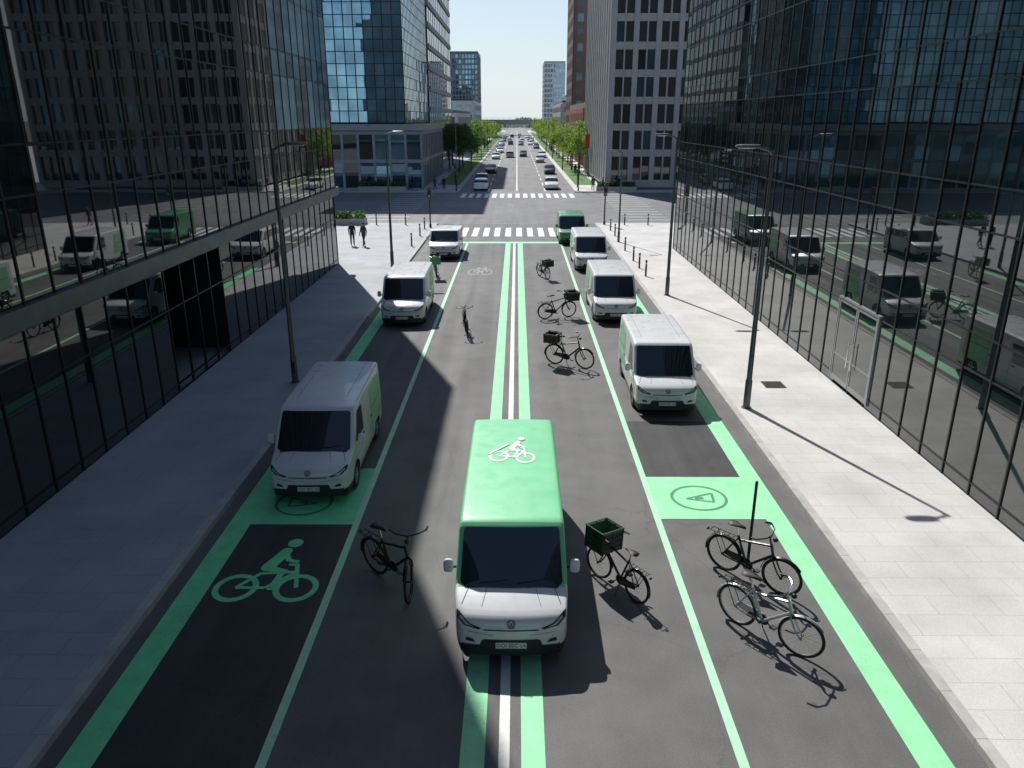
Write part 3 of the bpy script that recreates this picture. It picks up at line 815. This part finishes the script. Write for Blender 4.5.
fr.box(10.89-o.x,10.97-o.x,22.561-o.y,25.439-o.y,2.93,3.0); fr.emit('door_frame',M['doorsteel'],R.root)
R.finish(M['frame'])
Lb=Bld('dark glass office block with a projecting ledge above street level',(-14,12,.12))
usl=rng(-30,48,65)
Lb.curtain((-11.2,0,0),(0,1,0),(1,0,0),usl,[.12,.4,2.9,4.2],ST_,skip=lambda u,z:23.9<u<28.6,**TM)
zs2=[4.7]; z=4.7
while z<24: zs2+=[z+2.4,z+3.5]; z+=3.5
zs2=[q for q in zs2 if q<25.8]
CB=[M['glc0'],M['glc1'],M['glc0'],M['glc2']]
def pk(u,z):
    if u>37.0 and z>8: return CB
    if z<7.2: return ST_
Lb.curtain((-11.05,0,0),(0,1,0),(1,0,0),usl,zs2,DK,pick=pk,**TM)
Lb.curtain((-11.05,0,0),(0,1,0),(1,0,0),rng(-30,37,44),[zs2[-1]+.05]+[zs2[-1]+2.4*k for k in(1,2,3)],DK,**TM)
for a,b2 in((-30,24.0),(29.2,47.9)): Lb.core(-30,-11.35,a,b2,.12,4.2,M['core'])
Lb.core(-30,-15.5,24,29.2,.12,4.2,M['core'])
Lb.core(-30,-11.2,-30,47.9,4.7,zs2[-1],M['core'])
Lb.core(-30,-11.2,-30,36.9,zs2[-1]+.01,zs2[-1]+7.3,M['core'])
Lb.core(-30,-10.88,-30,48.15,4.2,4.68,M['fascia'],'ledge')
dd=B(); o=Lb.o
for y in(24.6,26.0,27.4,28.9): dd.box(-13.9-o.x,-13.8-o.x,y-.05-o.y,y+.05-o.y,.12,4.19)
dd.box(-13.88-o.x,-13.82-o.x,24.2-o.y,29.1-o.y,2.75,2.86)
for a,b2 in((24.65,25.95),(26.05,27.35),(27.45,28.85)): dd.box(-13.86-o.x,-13.84-o.x,a-o.y,b2-o.y,.14,2.74,1)
dd.emit('door',[M['frame_l'],M['gl1']],Lb.root,label='recessed glass entrance doors')
Lb.finish(M['frame'])
G2=Bld('blue glass office tower on a grey clad podium across the junction',(-30,115,.12))
BL=[M['glb0'],M['glb0'],M['glb1'],M['glb0'],M['glb1'],M['glb0']]
G2.curtain((-60,104,0),(1,0,0),(0,-1,0),rng(0,45.7,38),rng(8.2,32,17),BL,mv=.12,mh=.10,dv=.04,dh=.03,fm=0,tilt=.003)
G2.curtain((-14.3,104,0),(0,1,0),(1,0,0),rng(0,27,20),rng(8.2,32,17),BL,mv=.12,mh=.10,dv=.04,dh=.03,fm=0,tilt=.003)
G2.curtain((-62,101,0),(1,0,0),(0,-1,0),rng(0,50,25),[.12,3.6,7.0],[M['gl1'],M['glb0'],M['glb2']],mv=.3,mh=.4,fm=1)
G2.curtain((-12,101,0),(0,1,0),(1,0,0),rng(0,28,14),[.12,3.6,7.0],[M['gl1'],M['glb0'],M['glb2']],mv=.3,mh=.4,fm=1)
G2.core(-60,-14.45,104.15,130.9,7.9,32,M['core']); G2.core(-62,-12.15,101.15,128.9,.12,7.1,M['core'])
G2.core(-62.3,-11.6,100.6,129.3,7.15,7.9,M['podium'],'podium_roof')
G2.finish([M['frame'],M['podium']])
G3=Bld('pale concrete office block with a grid of paired windows',(20,115,.12))
WG=[M['winglass'],M['gl1'],M['winglass'],M['winglass'],M['glb2']]
zz=[.9]+[4.6+3.1*i for i in range(10)]
G3.curtain((11.6,101,0),(1,0,0),(0,-1,0),rng(0,27,20),zz,WG,mv=.62,alt=.16,mh=.85,dv=.42,dh=.30)
G3.curtain((11.6,101,0),(0,1,0),(-1,0,0),rng(0,33,24),zz,WG,mv=.62,alt=.16,mh=.85,dv=.42,dh=.30)
G3.core(11.75,38.6,101.15,134,.12,33.4,M['concrete']); G3.finish(M['concrete'])
def tower(label,x0,x1,y0,y1,h,faces,nx,ny,nz,wm,fm,cm,mv=.3,mh=.6,dv=.15,dh=.1,z0=.12,tilt=.002,base=.5,name='tower_block',cat='building'):
    T=Bld(label,((x0+x1)/2,(y0+y1)/2,.12),cat,name)
    if 'f' in faces: T.curtain((x0,y0,0),(1,0,0),(0,-1,0),rng(0,x1-x0,nx),rng(base,h,nz),wm,mv,mh,dv,dh,tilt)
    if 'b' in faces: T.curtain((x0,y1,0),(1,0,0),(0,1,0),rng(0,x1-x0,nx),rng(base,h,nz),wm,mv,mh,dv,dh,tilt)
    if 'r' in faces: T.curtain((x1,y0,0),(0,1,0),(1,0,0),rng(0,y1-y0,ny),rng(base,h,nz),wm,mv,mh,dv,dh,tilt)
    if 'l' in faces: T.curtain((x0,y0,0),(0,1,0),(-1,0,0),rng(0,y1-y0,ny),rng(base,h,nz),wm,mv,mh,dv,dh,tilt)
    T.core(x0+.15,x1-.15,y0+.15,y1-.15,z0,h+.2,cm)
    T.core(x0-.1,x1+.1,y0-.1,y1+.1,h+.3,h+.9,M['roofing'],'roof')
    T.finish(fm,limit=100)
tower('dark slab tower with pale horizontal bands',-34,-14.6,136,181,36,'fr',8,14,11,[M['gl0'],M['glb2']],M['concrete_d'],M['concrete_d'],mv=.12,mh=.8,dv=.05,dh=.2)
tower('low pale shop building beside the avenue',-30,-14.5,196,250,9.5,'fr',6,12,3,[M['gl1'],M['glb2']],M['whiteband'],M['concrete'],mv=1,mh=1)
tower('blue glass tower with a flat roof',-33,-19,400,430,38,'fr',9,14,16,[M['glb0'],M['glb2'],M['glb0']],M['frame_l'],M['core'],mv=.4,mh=.7)
tower('brown clad apartment tower with rows of windows',13.8,34,200,228,62,'fl',8,9,19,[M['gl1'],M['glb2']],M['brown'],M['brown'],mv=1.1,mh=1.4)
tower('red brick low building beside the tree row',12.6,30,146,192,10.5,'fl',6,14,3,[M['gl1'],M['glb2']],M['brick'],M['brick'],mv=1.6,mh=1.7)
tower('pale blue glass tower in the distance',16.5,29,500,530,40,'fl',7,10,14,[M['glb1'],M['glb0']],M['whiteband'],M['concrete'],mv=.5,mh=1.1)
tower('pale low office building in the distance',-34,-15,280,340,14,'fr',6,14,4,[M['glb2'],M['glb1']],M['whiteband'],M['concrete'],mv=1,mh=1.5)
tower('tan low office building in the distance',14.5,32,260,330,13,'fl',6,14,4,[M['glb2'],M['glb1']],M['concrete'],M['brick'],mv=1.2,mh=1.5)
tower('pale distant block above the trees',-60,-40,640,680,34,'fr',7,8,9,[M['glb2'],M['glb1']],M['concrete'],M['concrete'],mv=1.5,mh=1.8)
tower('pale distant block above the trees',34,52,700,740,26,'fl',6,8,7,[M['glb2'],M['glb1']],M['whiteband'],M['concrete'],mv=1.5,mh=1.8)
tower('glass office block mirrored in the glass tower',-80,-62,-60,-30,62,'bl',7,8,18,[M['glb2'],M['glb0']],M['frame_l'],M['concrete_d'],mv=.5,mh=.9)
b=B(); b.box(-90,90,0,12,5.6,7.0); b.box(-90,90,-.3,-.05,7.02,8.0)
br=b.emit('bridge',M['concrete_d'],loc=(0,430,0)); top(br,'long flat concrete road bridge over the avenue','bridge')
for x in(-60,-38,-16,16,38,60):
    p=B(); p.lathe((x,6,0),[(-.05,1.0),(5.59,.85)],12,0,'z'); p.emit('pier',M['concrete_d'],br)
b=B()
for k in range(60): b.box(-88+k*3,-87.9+k*3,-.25,-.15,8.02,8.7)
b.box(-90,90,-.25,-.15,8.71,8.8); b.emit('railing',M['steel'],br)

# ------------------------------------------------------------ trees
def tree_mesh(seed,h,rw,leafmat,nl=2600,ls=.34):
    rd=random.Random(seed)
    t=B(); pts=[(0,0,0),(.05,.02,h*.25),(-.04,.05,h*.5),(.03,0,h*.78)]
    t.path(pts,[.17,.13,.10,.04],8)
    tips=[]
    for i in range(9):
        a=rd.uniform(0,6.28); z0=h*rd.uniform(.25,.60); L=rw*rd.uniform(.55,.95)
        e=(math.cos(a)*L,math.sin(a)*L,z0+h*rd.uniform(.10,.3)); m_=(e[0]*.45,e[1]*.45,z0+(e[2]-z0)*.6)
        t.path([(0,0,z0),m_,e],[.06,.04,.015],6); tips.append(Vector(e))
    c=B(); clumps=[]
    for e in tips: clumps.append((e,rd.uniform(.5,.8)*rw*.62))
    for i in range(11):
        a=rd.uniform(0,6.28); rr=rw*.6*math.sqrt(rd.random()); clumps.append((Vector((math.cos(a)*rr,math.sin(a)*rr,h*rd.uniform(.45,.92))),rw*rd.uniform(.32,.5)))
    for i in range(nl):
        p,r=rd.choice(clumps)
        d=Vector((rd.gauss(0,1),rd.gauss(0,1),rd.gauss(0,1))).normalized()*(r*rd.random()**.45)
        q=p+Vector((d.x,d.y,d.z*.8)); s=ls*rd.uniform(.6,1.2)
        u=Vector((rd.gauss(0,1),rd.gauss(0,1),rd.gauss(0,1))).normalized(); v=u.cross(Vector((rd.gauss(0,1),rd.gauss(0,1),rd.gauss(0,1)))).normalized()
        c.add([q-u*s*.5,q+v*s*.35,q+u*s*.5,q-v*s*.35],[(0,1,2,3)])
    return t,c
protos=[]
for k,(h,rw,lm) in enumerate(((8.0,2.9,M['leaf_lime']),(8.8,3.1,M['leaf_lime']),(8.2,3.1,M['leaf']),(7.4,2.8,M['leaf']))):
    t,c=tree_mesh(k+3,h,rw,lm)
    r=empty('tree',(0,-500,0),'x','tree','street trees along the avenue')
    t.emit('trunk',M['bark'],r,smooth=True); c.emit('crown',lm,r); protos.append(r)
used=set()
def put_tree(k,x,y,lab,s):
    r=protos[k]
    if k not in used: used.add(k); r.location=(x,y,.12); r.scale=(s,s,s); r['label']=lab; return
    copy_thing(r,(x,y,.12),random.uniform(0,6.28),lab,(s,s,s))
for i in range(24):
    y=128+i*11.5+random.uniform(-2,2)
    put_tree(random.choice((0,1)),10.0+random.uniform(-.4,.5),y,'lime green street tree beside the avenue',random.uniform(.72,1.05))
for i in range(20):
    y=138+i*14+random.uniform(-2,2)
    put_tree(random.choice((2,3)) if i<5 else random.choice((0,1,3)),-10.0+random.uniform(-.4,.4),y,'green street tree beside the avenue',random.uniform(.7,1.0))
for x,y in((-12.0,142),(-12.2,152),(-12.8,190),(13,300),(-13,260)): put_tree(2 if x<0 else 1,x,y,'street tree behind the grass verge',.95)
rd=random.Random(5); c=B()
for i in range(9000):
    x=rd.uniform(-420,420); 
    y=rd.uniform(760,900); top_=6+2.5*math.sin(x*.05)+2*math.sin(x*.17+1); z=rd.uniform(0,max(2,top_)); s=rd.uniform(1.2,3.0)
    u=Vector((rd.gauss(0,1),rd.gauss(0,.4),rd.gauss(0,1))).normalized(); v=u.cross(Vector((rd.gauss(0,.3),1,rd.gauss(0,.3)))).normalized()
    q=Vector((x,y,z)); c.add([q-u*s,q+v*s*.7,q+u*s,q-v*s*.7],[(0,1,2,3)])
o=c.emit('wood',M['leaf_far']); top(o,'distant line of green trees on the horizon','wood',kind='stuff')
def hedge(x,y,w_,d_,lab):
    r=empty('planter',(x,y,.12),lab,'planter')
    b=B(); b.box(-w_/2,w_/2,-d_/2,-d_/2+.1,0,.5); b.box(-w_/2,w_/2,d_/2-.1,d_/2,0,.5); b.box(-w_/2,-w_/2+.1,-d_/2+.101,d_/2-.101,0,.5); b.box(w_/2-.1,w_/2,-d_/2+.101,d_/2-.101,0,.5); b.box(-w_/2+.1,w_/2-.1,-d_/2+.1,d_/2-.1,.02,.42)
    b.emit('trough',M['concrete'],r); c=B(); rd=random.Random(int(x*10+y))
    for i in range(900):
        q=Vector((rd.uniform(-w_/2+.1,w_/2-.1),rd.uniform(-d_/2+.1,d_/2-.1),.45+rd.random()**1.5*.65)); s=.13
        u=Vector((rd.gauss(0,1),rd.gauss(0,1),rd.gauss(0,1))).normalized(); v=u.cross(Vector((rd.gauss(0,1),rd.gauss(0,1),rd.gauss(0,1)))).normalized()
        c.add([q-u*s,q+v*s*.7,q+u*s,q-v*s*.7],[(0,1,2,3)])
    c.emit('shrub',M['leaf'],r)
hedge(-15.5,78-11,5,1.4,'low concrete planter with clipped green shrubs'); hedge(-17,99.7,6,1.2,'low concrete planter with clipped green shrubs'); hedge(12.5,99.5,5,1.0,'low concrete planter with clipped green shrubs')

# ------------------------------------------------------------ vehicles
v1=build_van('green roofed white delivery van driving over centre lines',L=6.1,scheme='greentop'); v1.location=(-.08,10.82,0)
vw=build_van('white delivery van with green side panel parked at kerb',L=4.95,scheme='white'); vw.location=(-4.93,16.5,0); vw.rotation_euler=(0,0,math.radians(.6))
P=[(-5.05,33.0,.5,'white delivery van with green side panel parked at kerb'),(4.65,22.3,-.8,'white delivery van parked on the sunlit kerb lane'),(4.45,33.6,0,'white delivery van parked on the sunlit kerb lane'),(4.5,45.8,.4,'white delivery van parked on the sunlit kerb lane')]
for x,y,a,l in P: copy_thing(vw,(x,y,0),math.radians(a),l)
v4=build_van('white passenger minivan with dark side windows',L=4.5,H=1.82,scheme='white',rear_windows=True,name='minivan',cat='minivan',grp='delivery vans on the street'); v4.location=(-4.75,49.9,0)
v8=build_van('deep green boxy van near the stop line',L=4.6,H=2.0,scheme='green',name='delivery_van'); v8.location=(4.05,56.2,0)

# ------------------------------------------------------------ far cars
protoc=[]
for pm_,lab in((M['body'],'white'),(M['silver'],'silver'),(M['grey_car'],'dark grey'),(M['black_car'],'black'),(M['red_car'],'red')):
    for wg in(False,True):
        protoc.append([build_car(pm_,wg),lab,False])
def put_car(k,x,y,rot,extra):
    o,lab,u=protoc[k]
    if u: o=o.copy(); COL.objects.link(o)
    protoc[k][2]=True
    o.location=(x,y,0); o.rotation_euler=(0,0,rot); top(o,f'{lab} car {extra}','car','cars on the far avenue')
put_car(1,-4.6,104.5,math.pi,'waiting beside the kerb of the avenue'); put_car(5,-4.9,114,math.pi,'parked along the kerb of the avenue')
put_car(0,4.5,101.5,0,'approaching the junction'); put_car(6,5.4,130,0,'parked along the kerb of the avenue')
rd=random.Random(23)
wts=[0,0,0,1,1,1,2,3,4,5,6,7,1,0,6]
for x,rot,gap,ex in((-4.9,0,30,'parked along the kerb of the avenue'),(-1.9,math.pi,60,'driving along the avenue'),(1.9,0,55,'driving along the avenue'),(5.0,0,32,'parked along the kerb of the avenue')):
    y=132 if abs(x)>3 else 190
    if x==5.0:y=165
    while y<410:
        put_car(rd.choice(wts),x+rd.uniform(-1.0,1.0),y,rot+rd.uniform(-.04,.04),ex); y+=gap*rd.uniform(.3,1.8)
for k in range(10):
    if not protoc[k][2]: bpy.data.objects.remove(protoc[k][0])
# ------------------------------------------------------------ bicycles
def place(b,x,y,hx,hy,lean=3,s=1):
    b.location=(x,y,0); b.rotation_euler=(math.radians(lean),0,math.atan2(hy,hx)); b.scale=(s,s,s)
b1=build_bike('black city bicycle with its front wheel turned on asphalt',M['bikeblack'],steer=-50); place(b1,-2.38,13.1,.80,-.72,s=1.18)
bb=build_bike('black city bicycle beside the steel post',M['bikeblack'],steer=8); place(bb,4.66,13.25,.92,-.95,s=1.16)
b2=build_bike('black bicycle carrying a tall green front crate',M['bikeblack'],'front',M['crate'],steer=6,csize=(.25,.27,.46),cpos=(.50,.71)); place(b2,1.98,12.95,-.56,.80,s=.98)
b4=build_bike('silver city bicycle standing on the bay line',M['bikesilver'],steer=14); place(b4,4.42,11.45,.85,-1.0,s=1.16)
b5=build_bike('dark bicycle seen end on in the open lane',M['bikeblack']); place(b5,-2.15,31.8,.14,-1,s=1.12)
b6=build_bike('black cargo bicycle with a dark front crate',M['bikeblack'],'front',M['crateblack']); place(b6,1.55,44.2,.45,-1)
copy_thing(b6,(1.85,34.6,0),math.atan2(.35,.9),'black cargo bicycle with a dark front crate turned sideways',rx=math.radians(3),scale=(1.1,)*3)
b8=build_bike('black bicycle with a dark rear crate standing on the lane',M['bikeblack'],'rear',M['crateblack']); place(b8,1.95,27.3,.80,-.45,s=1.15)
b9=build_bike('green cargo bicycle with a green box between vans',M['bikegreen'],'front',M['bikegreen']); place(b9,-4.72,44.6,.15,-1,s=1.1)

# ------------------------------------------------------------ street furniture
def build_lamp(H,arm):
    r=empty('street_lamp',(0,0,.12),'tall grey steel street lamp on the pavement','street lamp','street lamps along the pavement')
    b=B(); b.lathe((0,0,0),[(0,.16),(.02,.16),(.025,.11),(.9,.105),(.95,.085),(H-.4,.05),(H,.048)],16,0,'z'); b.emit('pole',M['steel'],r,smooth=True)
    a=B(); a.path([(0,0,H-.1),(.15,0,H+.03),(.45,0,H+.10),(arm,0,H+.14)],[.045,.04,.035,.03],8); a.emit('arm',M['steel'],r,smooth=True)
    h=B(); h.blob((arm+.22,0,H+.13),(.38,.13,.055),.65,16,8); ho=h.emit('lamp_head',M['steel'],r,smooth=True)
    g=B(); g.blob((arm+.25,0,H+.085),(.26,.10,.03),.6,12,6); g.emit('lamp_lens',M['lamp_glass'],ho,smooth=True)
    p=B(); p.box(-.045,.045,-.115,-.085,.35,.75); p.emit('access_door',M['darksteel'],r)
    return r
l0=build_lamp(7.75,.5)
l0.location=(7.25,22.7,.12); l0.rotation_euler=(0,0,math.pi)
for x,y,rz,s in((-7.65,25.1,0,1),(7.75,39,math.pi,1),(-7.65,47,0,1),(7.5,57,math.pi,.82),(-7.9,104,0,1),(8.0,104,math.pi,1),(-8,140,0,1),(8,140,math.pi,1),(-8,180,0,1),(8,180,math.pi,1),(8,220,math.pi,1),(-8,220,0,1)):
    copy_thing(l0,(x,y,.12),rz,None,(s,s,s))
def build_bollard():
    b=B(); b.lathe((0,0,0),[(0,.075),(.02,.075),(.03,.055),(.82,.055),(.84,.06),(.9,.06),(.93,.04),(.94,.01)],16,0,'z')
    b.lathe((0,0,.70),[(0,.0565),(.08,.0565)],16,1,'z')
    return b.emit('bollard',[M['darksteel'],M['plate']],smooth=True)
bo=build_bollard(); pos=[(7.45,44),(7.45,46.5),(7.45,49),(7.45,53),(7.6,60),(7.6,63),(9.2,66.5),(11.2,66.5),(-7.5,55),(-7.5,60),(-7.6,64),(-9.5,66.5),(-12,66.5)]
for i,(x,y) in enumerate(pos):
    o=bo if i==0 else bo.copy()
    if i: COL.objects.link(o)
    o.location=(x,y,.12); top(o,'dark steel bollard with a pale band','bollard','bollards at the pavement edge')
def build_signal(lab):
    r=empty('traffic_light',(0,0,.12),lab,'traffic light','traffic lights at the junction')
    b=B(); b.lathe((0,0,0),[(0,.1),(.3,.1),(.32,.06),(3.4,.055)],12,0,'z'); b.emit('pole',M['darksteel'],r,smooth=True)
    h=B(); h.box(-.15,.15,-.22,-.06,2.4,3.3); ho=h.emit('signal_head',M['plastic'],r)
    for k,z in enumerate((3.13,2.85,2.57)):
        q=B(); q.lathe((0,-.225,z),[(0,.10),(-.01,.09)],14,0,'y'); q.emit('signal_lens',[M['red_car'],M['leather'],M['bikegreen']][k],ho)
        q=B(); q.path([(-.11,-.24,z+.02),(-.08,-.30,z+.09),(0,-.33,z+.12),(.08,-.30,z+.09),(.11,-.24,z+.02)],.012,5); q.emit('visor',M['plastic'],ho)
    return r
ts=build_signal('dark traffic light on the pavement corner'); ts.location=(-7.2,64.8,.12)
copy_thing(ts,(7.5,66.8,.12),0); copy_thing(ts,(-7.6,99,.12),0); copy_thing(ts,(7.7,99,.12),0)
p=B(); p.lathe((0,0,0),[(0,.09),(.02,.09),(.03,.032),(1.95,.03),(1.97,.01)],12,0,'z')
po=p.emit('steel_post',M['darksteel'],smooth=True,loc=(4.76,13.75,.0)); top(po,'slim dark steel post standing behind a bicycle','post')
for x,y in((11.0,122),):
    r=empty('banner_pole',(x,y,.12),'slim pole carrying a red vertical banner','banner')
    q=B(); q.path([(0,0,0),(0,0,6.5)],.05,10); q.emit('pole',M['steel'],r,smooth=True)
    q=B(); vs=[];fs=[]
    for i in range(9):
        for j in range(3): vs.append((-.05-.3*j,.03*math.sin(i*.9+j),6.3-i*.25))
    for i in range(8):
        for j in range(2): fs.append((i*3+j,i*3+j+1,i*3+j+4,i*3+j+3))
    q.add(vs,fs); q.emit('banner',M['redsign'],r,smooth=True)

# ------------------------------------------------------------ people
def person(coat,stride,label,seed=0):
    S=stride; v=[(0,0,.95),(0,0,1.12),(0,.0,1.34),(0,0,1.49),(0,-.015,1.56),(0,-.01,1.68)]
    r=[(.16,.12),(.15,.115),(.165,.12),(.058,.058),(.075,.088),(.073,.083)]
    e=[(0,1),(1,2),(2,3),(3,4),(4,5)]
    hands=[]
    for s in(1,-1):
        a=S*.5*s; i=len(v)
        v+=[(s*.17,0,1.41),(s*.225,a*.5+.02,1.14),(s*.235,a-.05,.90),(s*.235,a-.07,.83)]
        r+=[(.075,.075),(.055,.055),(.036,.036),(.04,.018)]; e+=[(2,i),(i,i+1),(i+1,i+2),(i+2,i+3)]; hands.append((s,a))
        i=len(v); f=-S*s
        v+=[(s*.09,0,.88),(s*.10,f*.55-.03*abs(S),.50),(s*.10,f+.02,.10),(s*.115,f-.14,.045)]
        r+=[(.10,.10),(.07,.07),(.05,.05),(.045,.03)]; e+=[(0,i),(i,i+1),(i+1,i+2),(i+2,i+3)]
    me=bpy.data.meshes.new('p'); me.from_pydata(v,e,[]); ob=bpy.data.objects.new('p',me); COL.objects.link(ob)
    md=ob.modifiers.new('s','SKIN'); 
    sv=me.skin_vertices[0].data if len(me.skin_vertices) else None
    if sv is None:
        bpy.context.view_layer.objects.active=ob; bpy.ops.mesh.customdata_skin_add(); sv=me.skin_vertices[0].data
    for k,q in enumerate(r): sv[k].radius=q
    sv[0].use_root=True
    ss=ob.modifiers.new('u','SUBSURF'); ss.levels=2; ss.render_levels=2
    dg=bpy.context.evaluated_depsgraph_get(); m2=bpy.data.meshes.new_from_object(ob.evaluated_get(dg)); bpy.data.objects.remove(ob)
    b=B(); b.v=[tuple(q.co) for q in m2.vertices]; b.f=[tuple(p.vertices) for p in m2.polygons]; b.m=[]
    for f in b.f:
        c=sum((Vector(b.v[k]) for k in f),Vector())/len(f)
        if c.z>1.49 or (abs(c.x)>.185 and c.z<.90): b.m.append(3)
        elif c.z<.10: b.m.append(0)
        elif c.z<.80: b.m.append(1)
        else: b.m.append(2)
    for s,a in hands:
        for k in range(4):
            y=a-.095+.022*k; L=(.06,.07,.065,.05)[k]
            b.path([(s*.235,y,.83),(s*.232,y-.004,.80-L*.3),(s*.224,y-.01,.80-L)],[.010,.009,.007],6,3)
        b.path([(s*.23,a-.10,.86),(s*.222,a-.135,.83),(s*.215,a-.14,.80)],[.011,.010,.008],6,3)
    b.blob((0,-.105,1.60),(.012,.018,.02),1,8,6,3)
    for s in(-1,1): b.blob((s*.083,.0,1.61),(.012,.022,.032),1,8,6,3); b.blob((s*.03,-.088,1.625),(.012,.008,.008),1,8,6,4)
    b.blob((0,-.092,1.565),(.024,.008,.006),1,8,6,0)
    o=b.emit('person',[M['shoe'],M['trousers'],coat,M['skin'],M['hair']],smooth=True,angle=70)
    h=B(); h.blob((0,.018,1.665),(.089,.10,.088),1,14,10); h.emit('hair',M['hair'],o,smooth=True)
    top(o,label,'person','pedestrians on the pavements'); return o
pa=person(M['coat_black'],.06,'person in a black coat and dark trousers standing'); pa.location=(-11.75,55.2,.12); pa.rotation_euler=(0,0,.3); pa.scale=(.96,)*3
pb=person(M['coat_grey'],.20,'person in a grey coat walking on the pavement'); pb.location=(-10.9,55.0,.12); pb.rotation_euler=(0,0,-.5); pb.scale=(.95,)*3
pc=person(M['coat_blue'],.26,'person in a blue jacket walking by the junction'); pc.location=(9.6,101.0-1.2,.12)
for src,x,y,rz in((pb,10.8,99.4,1.2),(pa,-9.2,99.6,.4),(pc,-10.4,100.2,2.2),(pb,-13.5,99.9,1.6),(pa,12.8,100.0,3),(pc,9.1,118,0),(pb,-8.3,108,3.1),(pb,14.2,66,1.5),(pa,9.4,128,3),(pa,-19,100,0)):
    copy_thing(src,(x,y,.12),rz)
